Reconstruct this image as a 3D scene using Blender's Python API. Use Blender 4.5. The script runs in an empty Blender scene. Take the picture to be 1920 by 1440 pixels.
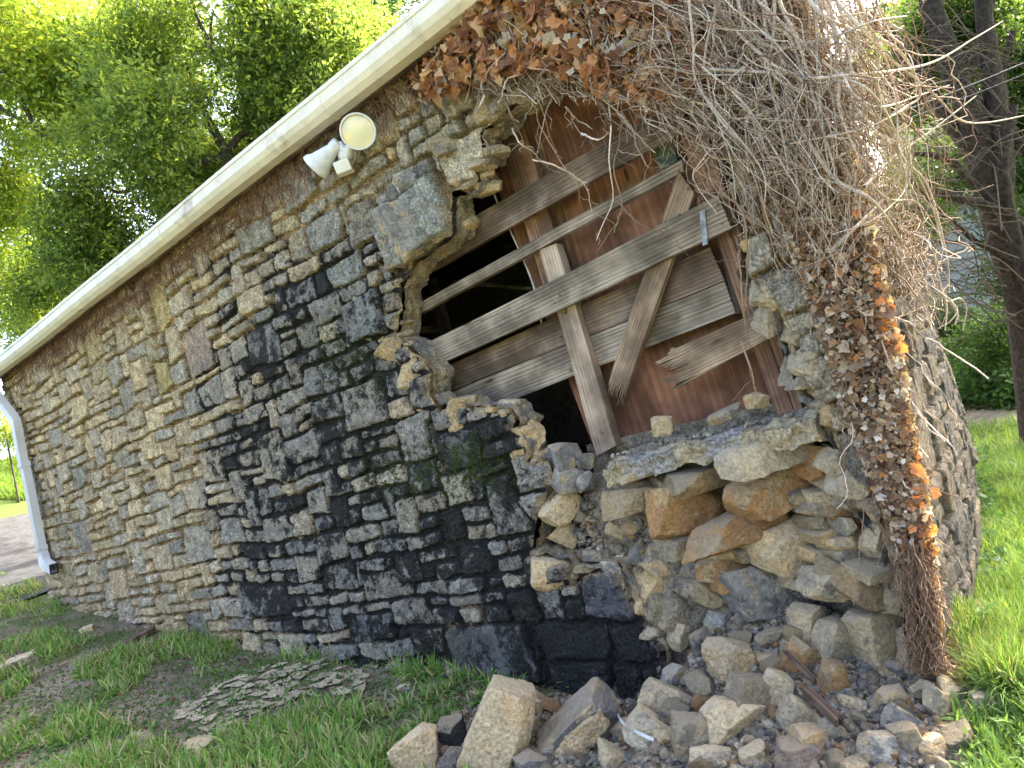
import bpy, bmesh, math, random
import numpy as np
from mathutils import Vector, Matrix
R = math.radians
SC = bpy.context.scene
COL = SC.collection
rng = np.random.default_rng(7)
random.seed(7)
# ------------------------------------------------------------------ camera
F, CX, CY = 1332.0, 960.0, 720.0
_r, _p = R(15), R(3)
FWD = np.array([0, math.cos(_p), math.sin(_p)])
_up0 = np.array([0, -math.sin(_p), math.cos(_p)]); _rt0 = np.array([1.0, 0, 0])
UP = math.cos(_r)*_up0 + math.sin(_r)*_rt0
RT = math.cos(_r)*_rt0 - math.sin(_r)*_up0
CAM = np.array([0, 0, 1.6])
cd = bpy.data.cameras.new('camera'); cam = bpy.data.objects.new('camera', cd); COL.objects.link(cam)
cd.sensor_fit = 'HORIZONTAL'; cd.sensor_width = 36.0; cd.lens = 36.0*F/1920.0
cd.clip_start = 0.05; cd.clip_end = 800
m = Matrix(((RT[0], UP[0], -FWD[0], CAM[0]), (RT[1], UP[1], -FWD[1], CAM[1]), (RT[2], UP[2], -FWD[2], CAM[2]), (0, 0, 0, 1)))
cam.matrix_world = m
SC.camera = cam
# ------------------------------------------------------------------ world + sun
SUN_EL, SUN_AZ = R(43), R(36)          # azimuth measured from +X towards +Y
sdir = np.array([math.cos(SUN_EL)*math.cos(SUN_AZ), math.cos(SUN_EL)*math.sin(SUN_AZ), math.sin(SUN_EL)])
w = bpy.data.worlds.new('World'); SC.world = w; w.use_nodes = True
nt = w.node_tree; nt.nodes.clear()
sky = nt.nodes.new('ShaderNodeTexSky'); sky.sky_type = 'NISHITA'; sky.sun_disc = False
sky.sun_elevation = SUN_EL; sky.sun_rotation = math.pi/2 - SUN_AZ
sky.air_density = 0.55; sky.dust_density = 7.0; sky.ozone_density = 0.2
bg = nt.nodes.new('ShaderNodeBackground'); bg.inputs[1].default_value = 0.15
wo = nt.nodes.new('ShaderNodeOutputWorld')
nt.links.new(sky.outputs[0], bg.inputs[0]); nt.links.new(bg.outputs[0], wo.inputs[0])
sl = bpy.data.lights.new('sun', 'SUN'); sl.energy = 2.0; sl.angle = R(0.6); sl.color = (1.0, 0.93, 0.80)
so = bpy.data.objects.new('sun', sl); COL.objects.link(so)
so.rotation_euler = Vector(sdir).to_track_quat('Z', 'Y').to_euler()
SC.view_settings.view_transform = 'Standard'; SC.view_settings.look = 'None'
SC.view_settings.exposure = 3.55; SC.view_settings.gamma = 1
SC.render.engine = 'CYCLES'
SC.cycles.max_bounces = 6; SC.cycles.transparent_max_bounces = 6
# ------------------------------------------------------------------ frames
P0 = np.array([.32951774, 3.81631619, 0.0]); D = np.array([0.7855483, -0.61880035, 0]); N = np.array([-0.61880035, -0.7855483, 0])
Z = np.array([0, 0, 1.0])
def ray(x, y):
    x = np.asarray(x, float); y = np.asarray(y, float)
    return FWD + RT*((x[..., None]-CX)/F) - UP*((y[..., None]-CY)/F)
def onw(x, y, off=0.0):
    """point of the plane parallel to the wall, off metres in front of it, seen at pixel x,y"""
    r = ray(x, y); t = ((P0-CAM)@N+off)/(r@N)
    return CAM + r*np.asarray(t)[..., None]
def at(x, y, t): return CAM + ray(x, y)*t
def uw(P): q = P-P0; return q@D, q@N
def W3(u, w_, z):
    u, w_, z = np.broadcast_arrays(np.asarray(u, float), np.asarray(w_, float), np.asarray(z, float))
    return P0 + u[..., None]*D + w_[..., None]*N + z[..., None]*Z
def proj(P):
    q = P-CAM; t = q@FWD
    return CX+F*(q@RT)/t, CY-F*(q@UP)/t, t
# ------------------------------------------------------------------ noise
def _hash(ix, iy, iz, s):
    h = (ix*73856093) ^ (iy*19349663) ^ (iz*83492791) ^ (s*2654435761)
    h &= 0xffffffff; h = ((h ^ (h >> 13))*1274126177) & 0xffffffff
    h = ((h ^ (h >> 15))*2246822519) & 0xffffffff
    return ((h ^ (h >> 16)) & 0xffff)/32767.5 - 1.0
def n2(x, y, s=0):
    ix = np.floor(x).astype(np.int64); iy = np.floor(y).astype(np.int64)
    fx = x-ix; fy = y-iy; fx = fx*fx*fx*(fx*(fx*6-15)+10); fy = fy*fy*fy*(fy*(fy*6-15)+10)
    z0 = np.zeros_like(ix)
    a = _hash(ix, iy, z0, s); b = _hash(ix+1, iy, z0, s); c = _hash(ix, iy+1, z0, s); d = _hash(ix+1, iy+1, z0, s)
    return (a*(1-fx)+b*fx)*(1-fy)+(c*(1-fx)+d*fx)*fy
def f2(x, y, o=4, s=0, g=0.5):
    x = np.asarray(x, float); y = np.asarray(y, float)
    r = 0; a = 1; tt = 0
    for i in range(o):
        c_, s_ = math.cos(1.1*i), math.sin(1.1*i)
        r = r+a*n2((x*c_-y*s_)*2**i+17*i, (x*s_+y*c_)*2**i-9*i, s+i); tt += a; a *= g
    return r/tt
def n3(p, s=0):
    i = np.floor(p).astype(np.int64); f = p-i; f = f*f*(3-2*f)
    x, y, z = i[..., 0], i[..., 1], i[..., 2]; fx, fy, fz = f[..., 0], f[..., 1], f[..., 2]
    def L(a, b, t): return a*(1-t)+b*t
    return L(L(L(_hash(x, y, z, s), _hash(x+1, y, z, s), fx), L(_hash(x, y+1, z, s), _hash(x+1, y+1, z, s), fx), fy),
             L(L(_hash(x, y, z+1, s), _hash(x+1, y, z+1, s), fx), L(_hash(x, y+1, z+1, s), _hash(x+1, y+1, z+1, s), fx), fy), fz)
def f3(p, o=3, s=0, g=0.5):
    r = 0; a = 1; tt = 0
    for i in range(o): r = r+a*n3(p*2**i+13.7*i, s+i); tt += a; a *= g
    return r/tt
def sst(x, a, b): t = np.clip((x-a)/(b-a), 0, 1); return t*t*(3-2*t)
def inpoly(x, y, poly):
    ins = np.zeros(x.shape, bool); n = len(poly); j = n-1
    for i in range(n):
        xi, yi = poly[i]; xj, yj = poly[j]
        if yi != yj:
            c = ((yi > y) != (yj > y)) & (x < (xj-xi)*(y-yi)/(yj-yi)+xi); ins ^= c
        j = i
    return ins
# ------------------------------------------------------------------ object helpers
def mesh_np(name, V, Fs, mat=None, parent=None, smooth=False, attrs=None, loc=None, link=True):
    """Fs: array (n,3|4) or list of such arrays"""
    if not isinstance(Fs, list): Fs = [Fs]
    me = bpy.data.meshes.new(name); V = np.asarray(V, np.float32)
    me.vertices.add(len(V)); me.vertices.foreach_set('co', V.ravel())
    nl = sum(f.size for f in Fs); nf = sum(len(f) for f in Fs)
    me.loops.add(nl); me.polygons.add(nf)
    me.loops.foreach_set('vertex_index', np.concatenate([f.ravel() for f in Fs]).astype(np.int32))
    st = []; o = 0
    for f in Fs:
        k = f.shape[1]; st.append(o+np.arange(len(f))*k); o += f.size
    me.polygons.foreach_set('loop_start', np.concatenate(st).astype(np.int32))
    me.polygons.foreach_set('use_smooth', np.full(nf, smooth))
    if attrs:
        for k, a in attrs.items():
            at_ = me.attributes.new(k, 'FLOAT_COLOR', 'POINT')
            a = np.asarray(a, np.float32)
            if a.shape[1] == 3: a = np.concatenate([a, np.ones((len(a), 1), np.float32)], 1)
            at_.data.foreach_set('color', a.ravel())
    me.update(calc_edges=True)
    for mm in (mat if isinstance(mat, (list, tuple)) else [mat]):
        if mm: me.materials.append(mm)
    ob = bpy.data.objects.new(name, me)
    if loc is not None: ob.location = loc
    if link: COL.objects.link(ob)
    if parent: ob.parent = parent
    return ob
def tag(o, label=None, cat=None, group=None, kind=None):
    if label: o['label'] = label
    if cat: o['category'] = cat
    if group: o['group'] = group
    if kind: o['kind'] = kind
    return o
def empty(name, loc, label=None, cat=None, group=None):
    o = bpy.data.objects.new(name, None); COL.objects.link(o); o.location = tuple(loc); o.empty_display_size = 0.1
    return tag(o, label, cat, group)
def keep(ob, par):
    """parent ob (built in world coordinates) under an Empty that only has a location"""
    ob.parent = par; ob.location = Vector(ob.location)-Vector(par.location); return ob
def gridfaces(nu, nv):
    i = np.arange(nu*nv).reshape(nv, nu)
    return np.stack([i[:-1, :-1], i[:-1, 1:], i[1:, 1:], i[1:, :-1]], -1).reshape(-1, 4)
def tubes_np(paths, k=5):
    """paths: list of (pts Nx3, radii N) -> V, F"""
    Vs = []; Fs = []; o = 0
    ang = np.arange(k)*2*math.pi/k
    for pts, rad in paths:
        pts = np.asarray(pts, float); n = len(pts); rad = np.broadcast_to(np.asarray(rad, float), (n,))
        t = np.gradient(pts, axis=0); t /= np.linalg.norm(t, axis=1)[:, None]+1e-9
        ref = np.tile([0.31, 0.2, 0.93], (n, 1))
        a = np.cross(t, ref); a /= np.linalg.norm(a, axis=1)[:, None]+1e-6
        b = np.cross(t, a)
        ring = pts[:, None]+rad[:, None, None]*(np.cos(ang)[None, :, None]*a[:, None]+np.sin(ang)[None, :, None]*b[:, None])
        Vs.append(ring.reshape(-1, 3))
        i = np.arange(n-1)[:, None]*k+np.arange(k)[None]; j = np.arange(n-1)[:, None]*k+(np.arange(k)+1)[None] % k
        Fs.append((np.stack([i, j, j+k, i+k], -1).reshape(-1, 4))+o)
        o += n*k
    return np.concatenate(Vs), np.concatenate(Fs)
def spline(P, n):
    """Catmull-Rom through points"""
    P = np.asarray(P, float); P = np.concatenate([[2*P[0]-P[1]], P, [2*P[-1]-P[-2]]]); m_ = len(P)-3
    t = np.linspace(0, m_-1e-6, n); i = t.astype(int); f = (t-i)[:, None]
    a, b, c, d = P[i], P[i+1], P[i+2], P[i+3]
    return .5*((2*b)+(-a+c)*f+(2*a-5*b+4*c-d)*f**2+(-a+3*b-3*c+d)*f**3)
def scatter(tv, tf, pos, rot, scl):
    """instances of template (k,3) baked in one mesh; rot (n,3,3), scl (n,) or (n,3)"""
    scl = np.asarray(scl, float)
    if scl.ndim == 1: scl = scl[:, None].repeat(3, 1)
    V = np.einsum('nij,nkj->nki', rot, tv[None]*scl[:, None])+pos[:, None]
    k = len(tv); F_ = [(f[None]+(np.arange(len(pos))*k)[:, None, None]).reshape(-1, f.shape[1]) for f in (tf if isinstance(tf, list) else [tf])]
    return V.reshape(-1, 3), F_
def frames(zdir, spin):
    """rotation matrices with local z along zdir and random spin"""
    z = zdir/(np.linalg.norm(zdir, axis=1)[:, None]+1e-9)
    ref = np.where(np.abs(z[:, 2:3]) > .95, np.array([[1., 0, 0]]), np.array([[0, 0, 1.]]))
    x = np.cross(ref, z); x /= np.linalg.norm(x, axis=1)[:, None]; y = np.cross(z, x)
    c, s = np.cos(spin)[:, None], np.sin(spin)[:, None]
    return np.stack([x*c+y*s, y*c-x*s, z], -1)
# ------------------------------------------------------------------ materials
class NT:
    def __init__(s, name):
        s.m = bpy.data.materials.new(name); s.m.use_nodes = True; s.t = s.m.node_tree; s.t.nodes.clear()
        s.out = s.n('ShaderNodeOutputMaterial')
    def n(s, ty, **kw):
        nd = s.t.nodes.new(ty)
        for k, v in kw.items(): setattr(nd, k, v)
        return nd
    def l(s, a, b): s.t.links.new(a, b)
    def set(s, nd, **kw):
        for k, v in kw.items():
            i = nd.inputs[k.replace('_', ' ')] if isinstance(k, str) else nd.inputs[k]
            if isinstance(v, bpy.types.NodeSocket): s.l(v, i)
            else: i.default_value = v
        return nd
    def coord(s, kind='Object'): return s.n('ShaderNodeTexCoord').outputs[kind]
    def mapping(s, vec, scale=(1, 1, 1), loc=None):
        nd = s.n('ShaderNodeMapping'); s.l(vec, nd.inputs[0]); nd.inputs['Scale'].default_value = scale
        if loc is not None:
            if isinstance(loc, bpy.types.NodeSocket): s.l(loc, nd.inputs['Location'])
            else: nd.inputs['Location'].default_value = loc
        return nd.outputs[0]
    def noise(s, vec, scale, detail=4, rough=.55, dist=0, col=False):
        nd = s.n('ShaderNodeTexNoise'); s.l(vec, nd.inputs['Vector'])
        nd.inputs['Scale'].default_value = scale; nd.inputs['Detail'].default_value = detail
        nd.inputs['Roughness'].default_value = rough; nd.inputs['Distortion'].default_value = dist
        return nd.outputs[1 if col else 0]
    def math(s, op, a, b=0.0, c=None, clamp=False):
        nd = s.n('ShaderNodeMath', operation=op); nd.use_clamp = clamp
        for i, v in enumerate((a, b, c)):
            if v is None: continue
            if isinstance(v, bpy.types.NodeSocket): s.l(v, nd.inputs[i])
            else: nd.inputs[i].default_value = v
        return nd.outputs[0]
    def ramp(s, fac, lo, hi, a=0.0, b=1.0, smooth=True):
        nd = s.n('ShaderNodeMapRange'); nd.interpolation_type = 'SMOOTHSTEP' if smooth else 'LINEAR'
        s.l(fac, nd.inputs[0]); nd.inputs[1].default_value = lo; nd.inputs[2].default_value = hi
        nd.inputs[3].default_value = a; nd.inputs[4].default_value = b
        return nd.outputs[0]
    def mix(s, fac, a, b, mode='MIX'):
        nd = s.n('ShaderNodeMix', data_type='RGBA', blend_type=mode)
        for i, v in ((0, fac), (6, a), (7, b)):
            if isinstance(v, bpy.types.NodeSocket): s.l(v, nd.inputs[i])
            elif i == 0: nd.inputs[0].default_value = v
            else: nd.inputs[i].default_value = (*v, 1) if len(v) == 3 else v
        return nd.outputs[2]
    def bump(s, h, strength=.5, dist=.01, prev=None):
        nd = s.n('ShaderNodeBump'); s.l(h, nd.inputs['Height']); nd.inputs['Strength'].default_value = strength
        nd.inputs['Distance'].default_value = dist
        if prev is not None: s.l(prev, nd.inputs['Normal'])
        return nd.outputs[0]
    def attr(s, name): return s.n('ShaderNodeAttribute', attribute_name=name).outputs['Color']
    def bsdf(s, col, rough=.9, normal=None, spec=.25, **kw):
        b = s.n('ShaderNodeBsdfPrincipled')
        for k, v in (('Base Color', col), ('Roughness', rough), ('Specular IOR Level', spec)):
            if isinstance(v, bpy.types.NodeSocket): s.l(v, b.inputs[k])
            else: b.inputs[k].default_value = (*v, 1) if k == 'Base Color' else v
        if normal is not None: s.l(normal, b.inputs['Normal'])
        for k, v in kw.items(): b.inputs[k.replace('_', ' ')].default_value = v
        s.l(b.outputs[0], s.out.inputs[0]); return b
def wall_mat():
    s = NT('masonry'); g = s.n('ShaderNodeNewGeometry').outputs['Position']
    base = s.attr('col'); aux = s.n('ShaderNodeSeparateColor'); s.l(s.attr('aux'), aux.inputs[0])
    G, prof, moss = aux.outputs[0], aux.outputs[1], aux.outputs[2]
    n1 = s.noise(g, 14, 5, .65); n2_ = s.noise(g, 70, 4, .7); n3_ = s.noise(g, 260, 3, .7); n0 = s.noise(g, 4.5, 5, .6)
    c = s.mix(1.0, base, s.mix(s.ramp(n1, .32, .70), (.60, .59, .58), (1.35, 1.33, 1.28)), 'MULTIPLY')
    c = s.mix(1.0, c, s.mix(s.ramp(n2_, .35, .66), (.50, .50, .50), (1.38, 1.38, 1.36)), 'MULTIPLY')
    # iron/clay tint and pale lichen
    c = s.mix(s.math('MULTIPLY', s.ramp(n0, .55, .72), .35), c, (.42, .29, .15))
    lich = s.math('MULTIPLY', s.ramp(s.noise(g, 32, 4, .75), .60, .68), .55)
    c = s.mix(lich, c, (.55, .54, .50))
    c = s.mix(s.ramp(s.noise(g, 48, 8, .8), .36, .45, .8, 0), c, (.07, .06, .05))
    c = s.mix(1.0, c, (1.08, 1.0, .84), 'MULTIPLY')
    # black algae: sits in crevices first
    a = s.math('ADD', G, s.math('MULTIPLY', s.math('SUBTRACT', s.noise(g, 11, 7, .74), .5), 2.0))
    a = s.math('ADD', a, s.math('MULTIPLY', s.math('SUBTRACT', s.noise(g, 2.6, 3, .6), .5), .8))
    a = s.math('SUBTRACT', a, s.math('MULTIPLY', prof, .42))
    c = s.mix(s.ramp(G, .15, .6, 0, .55), c, s.mix(n1, (.10, .105, .115), (.24, .245, .25)))
    a = s.math('ADD', a, s.math('MULTIPLY', s.math('SUBTRACT', n3_, .5), .5))
    gf = s.ramp(a, .08, .30)
    blk = s.mix(s.ramp(n2_, .4, .72), (.009, .0095, .009), (.05, .050, .046))
    c = s.mix(s.math('MULTIPLY', gf, .96), c, blk)
    mo = s.ramp(s.math('ADD', moss, s.math('MULTIPLY', s.math('SUBTRACT', s.noise(g, 19, 7, .8), .5), 4.2)), .62, .95)
    c = s.mix(mo, c, s.mix(n2_, (.015, .022, .006), (.075, .10, .022)))
    nb = s.bump(s.noise(g, 34, 8, .76), 1.0, .026)
    nb = s.bump(n3_, .8, .006, nb)
    nb = s.bump(s.noise(g, 90, 4, .7), .8, .010, nb)
    s.bsdf(c, .93, nb, .2); return s.m
def rock_mat(name, c1, c2, c3, mort=(.42, .36, .25), ma=.3, var=.35):
    s = NT(name); o = s.coord(); inf = s.n('ShaderNodeObjectInfo').outputs['Random']
    off = s.n('ShaderNodeCombineXYZ'); s.l(s.math('MULTIPLY', inf, 91.0), off.inputs[0]); s.l(s.math('MULTIPLY', inf, 37.0), off.inputs[1])
    v = s.mapping(o, (1, 1, 1), off.outputs[0])
    c = s.mix(s.ramp(s.noise(v, 5, 5, .6, .6), .38, .64), c1, c2)
    c = s.mix(s.ramp(s.noise(v, 9, 4, .6), .54, .66), c, c3)
    mm = s.ramp(s.math('ADD', s.noise(v, 7.3, 5, .65), s.math('MULTIPLY', inf, .12)), .64-ma*.3, .70-ma*.28)
    c = s.mix(mm, c, s.mix(s.noise(v, 60, 3), tuple(x*.6 for x in mort), tuple(min(1, x*1.25) for x in mort)))
    c = s.mix(1.0, c, s.mix(s.ramp(s.noise(v, 50, 6, .78), .34, .66), (.66, .66, .65), (1.24, 1.23, 1.20)), 'MULTIPLY')
    c = s.mix(s.ramp(s.noise(v, 130, 3, .7), .62, .72, 0, .4), c, (.5, .48, .43))
    nz = s.n('ShaderNodeSeparateXYZ'); s.l(s.n('ShaderNodeNewGeometry').outputs['Normal'], nz.inputs[0])
    du_ = s.ramp(s.math('ADD', nz.outputs[2], s.math('MULTIPLY', s.math('SUBTRACT', s.noise(v, 12, 5, .7), .5), 1.2)), .35, .95, 0, .65)
    c = s.mix(du_, c, s.mix(s.noise(v, 80, 3, .7), (.28, .25, .19), (.50, .45, .35)))
    vv = s.math('MULTIPLY_ADD', s.math('FRACT', s.math('MULTIPLY', inf, 7.31)), var*2, 1-var)
    hsv = s.n('ShaderNodeHueSaturation'); s.l(vv, hsv.inputs['Value']); s.l(c, hsv.inputs['Color'])
    nb = s.bump(s.noise(v, 30, 8, .74), 1.0, .022)
    nb = s.bump(s.noise(v, 150, 4, .7), .55, .005, nb)
    nb = s.bump(mm, .6, .006, nb)
    pit = s.mix(s.ramp(s.noise(v, 60, 8, .82), .35, .43, .38, 0), hsv.outputs[0], (.09, .08, .065))
    s.bsdf(s.mix(1.0, pit, (1.08, 1.0, .86), 'MULTIPLY'), .92, nb, .22); return s.m
def wood_mat(name, a, b, dark=(.03, .022, .016), scale=1.0, worn=.4):
    s = NT(name); o = s.coord(); inf = s.n('ShaderNodeObjectInfo').outputs['Random']
    off = s.n('ShaderNodeCombineXYZ'); s.l(s.math('MULTIPLY', inf, 53.0), off.inputs[1]); s.l(s.math('MULTIPLY', inf, 21.0), off.inputs[0])
    v = s.mapping(o, (1.2*scale, 9*scale, 9*scale), off.outputs[0])
    wv = s.n('ShaderNodeTexWave', wave_type='RINGS', rings_direction='X'); s.l(v, wv.inputs[0])
    wv.inputs['Scale'].default_value = 1.6; wv.inputs['Distortion'].default_value = 5.5; wv.inputs['Detail'].default_value = 3; wv.inputs['Detail Scale'].default_value = .8
    fine = s.noise(s.mapping(o, (2.2, 120, 120), off.outputs[0]), 1.0, 4, .7)
    med = s.noise(s.mapping(o, (1.5, 26, 26), off.outputs[0]), 1.0, 5, .6, .4)
    c = s.mix(s.ramp(wv.outputs[1], .1, .9), a, b)
    c = s.mix(s.ramp(med, .35, .68), c, tuple((x+y)*.42 for x, y in zip(a, b)))
    c = s.mix(s.ramp(fine, .60, .74), c, dark)
    c = s.mix(s.ramp(s.noise(s.mapping(o, (1.1, 55, 55), off.outputs[0]), 1.0, 6, .75, .5), .60, .66, 0, .85), c, dark)
    c = s.mix(s.math('MULTIPLY', s.ramp(s.noise(o, 6, 4, .6), .5, .75), worn), c, (.30, .27, .22))
    c = s.mix(1.0, c, s.mix(s.ramp(s.noise(o, 3.1, 3), .35, .7), (.45, .43, .42), (1.25, 1.22, 1.18)), 'MULTIPLY')
    kn = s.n('ShaderNodeTexVoronoi'); s.l(s.mapping(o, (1.1, 4, 4), off.outputs[0]), kn.inputs[0]); kn.inputs['Scale'].default_value = 1.6
    c = s.mix(s.ramp(kn.outputs[0], .05, .10, .9, 0), c, (.05, .028, .018))
    nb = s.bump(s.math('ADD', fine, s.math('MULTIPLY', wv.outputs[1], .6)), .55, .004)
    s.bsdf(c, .85, nb, .25); return s.m
def plain(name, col, rough=.8, vscale=12, var=.25, spec=.25, bump=.2, bd=.004, metallic=0.0, stain=None, **kw):
    s = NT(name); o = s.n('ShaderNodeNewGeometry').outputs['Position']
    c = s.mix(1.0, col, s.mix(s.ramp(s.noise(o, vscale, 5, .65), .3, .7), (1-var,)*3, (1+var,)*3), 'MULTIPLY')
    if stain: c = s.mix(s.math('MULTIPLY', s.ramp(s.noise(o, 3.5, 6, .7), .52, .72), stain[1]), c, stain[0])
    s.bsdf(c, rough, s.bump(s.noise(o, vscale*4, 4, .6), bump, bd), spec, Metallic=metallic, **kw); return s.m
def leaf_mat(name, trans=.45, gloss=.4, mul=1.0):
    s = NT(name); c = s.attr('col')
    if mul != 1.0: c = s.mix(1.0, c, (mul, mul, mul), 'MULTIPLY')
    d = s.n('ShaderNodeBsdfPrincipled'); s.l(c, d.inputs['Base Color']); d.inputs['Roughness'].default_value = gloss+.15; d.inputs['Specular IOR Level'].default_value = .3
    t = s.n('ShaderNodeBsdfTranslucent'); s.l(s.mix(1.0, c, (1.35, 1.30, .7), 'MULTIPLY'), t.inputs[0])
    mx = s.n('ShaderNodeMixShader'); mx.inputs[0].default_value = trans
    s.l(d.outputs[0], mx.inputs[1]); s.l(t.outputs[0], mx.inputs[2]); s.l(mx.outputs[0], s.out.inputs[0]); return s.m
def attr_mat(name, rough=.85, bs=60, bd=.004, st=.5):
    s = NT(name); g = s.n('ShaderNodeNewGeometry').outputs['Position']
    c = s.mix(1.0, s.attr('col'), s.mix(s.ramp(s.noise(g, bs, 5, .65), .3, .7), (.5, .49, .47), (1.4, 1.36, 1.25)), 'MULTIPLY')
    s.bsdf(c, rough, s.bump(s.noise(g, bs, 8, .76), st, bd), .2); return s.m

M_WALL = wall_mat()
M_GREY = rock_mat('grey_limestone', (.20, .19, .165), (.34, .32, .27), (.14, .14, .13), ma=.35)
M_BLUE = rock_mat('blue_grey_slate', (.15, .157, .165), (.29, .295, .30), (.40, .39, .36), ma=.2)
M_TAN = rock_mat('tan_stone', (.45, .34, .20), (.37, .31, .21), (.27, .24, .19), ma=.3)
M_OCHRE = rock_mat('ochre_stone', (.38, .235, .11), (.29, .175, .09), (.42, .32, .18), mort=(.38, .31, .2), ma=.02, var=.2)
M_MORT = rock_mat('old_mortar', (.42, .37, .27), (.32, .285, .22), (.50, .44, .32), mort=(.33, .30, .24), ma=.35, var=.28)
M_SAND = rock_mat('sandy_mortar', (.50, .39, .23), (.42, .33, .20), (.55, .46, .30), mort=(.40, .33, .22), ma=.3, var=.15)
M_DARK = rock_mat('soot_dark_stone', (.03, .032, .036), (.065, .07, .08), (.02, .02, .024), mort=(.16, .15, .12), ma=.05)
M_PURP = rock_mat('purplish_stone', (.26, .20, .19), (.32, .27, .25), (.20, .19, .19), ma=.1)
# ------------------------------------------------------------------ terrain
_U = [-60, -30, -16, -14, -13, -11, -9.5, -8.45, -6.86, -4.3, -1.54, 0, 1.3, 3, 60]
_B = [5.0, 4.6, 3.7, 2.45, 2.15, 1.55, 1.2, .93, .72, .36, .14, 0, .03, 0, -.1]
def mound(u, w_):
    H = np.interp(u, [-2.5, -1.5, -.5, 0, .12, .3, .7, 1.1, 1.45, 2.0, 2.8], [0, .02, .04, .06, .22, .46, .46, .30, .20, .10, 0])
    pw = np.interp(w_, [-.55, -.5, -.3, 0, .3, .7, 1.5, 2.4], [0, 1.0, 1.0, .70, .40, .22, .1, 0])
    return H*pw
def gz(x, y):
    x = np.asarray(x, float); y = np.asarray(y, float)
    q0 = x-P0[0]; q1 = y-P0[1]; u = q0*D[0]+q1*D[1]; w_ = q0*N[0]+q1*N[1]
    z = np.interp(u, _U, _B)
    back = sst(-w_, 6, 12)*1.0*sst(u, -6, 0)
    z = z*(1-sst(-w_, .2, 3)*sst(u, -7, -3)) + back*.95 - .05
    z = z+mound(u, w_)+.035*f2(u*1.3, w_*1.3, 3, 5)+.012*f2(u*7, w_*7, 2, 9)
    inside = (w_ < -.6) & (w_ > -4.2) & (u > -8.2) & (u < 1.0)
    return np.where(inside, np.minimum(z, .0), z)
def ong(px, py, t0=.8, t1=70):
    """first hit of pixel rays with the terrain (arrays)"""
    r = ray(px, py); r = np.atleast_2d(r); n = len(r)
    ts = t0*(t1/t0)**np.linspace(0, 1, 260); hit = np.full(n, np.nan); prev = np.full(n, t0)
    lo = np.full(n, t0); done = np.zeros(n, bool)
    for t in ts:
        P = CAM+r*t; b = (P[:, 2] < gz(P[:, 0], P[:, 1])) & ~done
        hit[b] = t; lo[b] = prev[b]; done |= b; prev[~done] = t
    hi = hit.copy()
    for _ in range(12):
        mid = (lo+hi)/2; P = CAM+r*np.nan_to_num(mid, nan=1)[:, None]; b = P[:, 2] < gz(P[:, 0], P[:, 1])
        hi = np.where(b, mid, hi); lo = np.where(b, lo, mid)
    return CAM+r*np.nan_to_num(hi, nan=t1)[:, None], hi
def build_ground():
    s = NT('soil'); g = s.n('ShaderNodeNewGeometry').outputs['Position']
    c = s.mix(s.ramp(s.noise(g, 2.2, 6, .65), .38, .62), (.15, .12, .085), (.31, .26, .19))
    c = s.mix(s.ramp(s.noise(g, 35, 5, .75), .52, .66), c, (.30, .26, .20))
    c = s.mix(s.ramp(s.noise(g, 1.1, 5, .6), .5, .62), c, (.09, .11, .04))
    c = s.mix(1.0, c, s.mix(s.ramp(s.noise(g, 110, 3, .7), .3, .7), (.5,)*3, (1.35,)*3), 'MULTIPLY')
    vl = s.n('ShaderNodeVectorMath', operation='DISTANCE'); s.l(g, vl.inputs[0]); vl.inputs[1].default_value = (-1, 4, 0)
    far = s.math('ADD', s.math('MULTIPLY', vl.outputs['Value'], .1), s.math('MULTIPLY', s.math('SUBTRACT', s.noise(g, .5, 5, .65), .5), 1.2))
    c = s.mix(s.ramp(far, .62, .95), c, s.mix(s.noise(g, 30, 5, .75), (.035, .055, .015), (.12, .17, .045)))
    s.bsdf(c, .97, s.bump(s.noise(g, 60, 6, .75), .9, .02), .1)
    # non uniform sheet: fine near, coarse to the horizon
    a = np.concatenate([-300*np.geomspace(1, .08, 14), np.arange(-22, -10, .5), np.arange(-10, -3, .12), np.arange(-3, 3.6, .045), np.arange(3.6, 14, .3), 300*np.geomspace(.05, 1, 14)])
    b = np.concatenate([-300*np.geomspace(1, .08, 14), np.arange(-22, -8, .5), np.arange(-8, -.9, .2), np.arange(-.9, 2.9, .045), np.arange(2.9, 12, .3), 300*np.geomspace(.045, 1, 14)])
    U_, W_ = np.meshgrid(a, b); P = W3(U_.ravel(), W_.ravel(), 0*U_.ravel()); P[:, 2] = gz(P[:, 0], P[:, 1])
    Fc = gridfaces(len(a), len(b))[:, ::-1]
    tag(mesh_np('ground', P, Fc, s.m, smooth=True), kind='structure')
build_ground()
# ------------------------------------------------------------------ building
BLD = empty('stone_building', W3(0, -2.2, 0), 'old coursed stone outbuilding with a collapsed hole in its front wall and timber boards behind', 'building')
OPEN_L = [(1040,160),(985,188),(958,203),(918,240),(905,250),(912,300),(888,308),(900,335),(893,352),(850,365),(852,440),(800,475),(780,490),(766,520),(752,540),(756,580),(748,620),(742,632),(762,645),(800,682),(812,700),(806,740),(826,765),(870,757),(905,770),(960,768),(972,790),(964,805),(985,832),(992,862),(1030,862),(1042,890),(1018,960),(1008,990),(1000,1040),(1065,1052),(1072,1092),(1100,1072),(1160,1062),(1190,1120),(1212,1160),(1216,1190),(1240,1212),(1247,1290),(1250,1420)]
OPEN_R = [(1740,1400),(1722,1300),(1700,1200),(1682,1130),(1660,1050),(1640,990),(1600,950),(1565,850),(1535,760),(1508,740),(1482,690),(1464,600),(1440,575),(1412,560),(1395,500),(1400,420),(1375,330),(1350,285),(1318,215),(1270,170),(1180,140)]
CORN = [(1470,-120),(1495,0),(1545,150),(1590,320),(1640,490),(1680,660),(1705,800),(1730,940),(1750,1080),(1764,1240),(1770,1330)]
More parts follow.
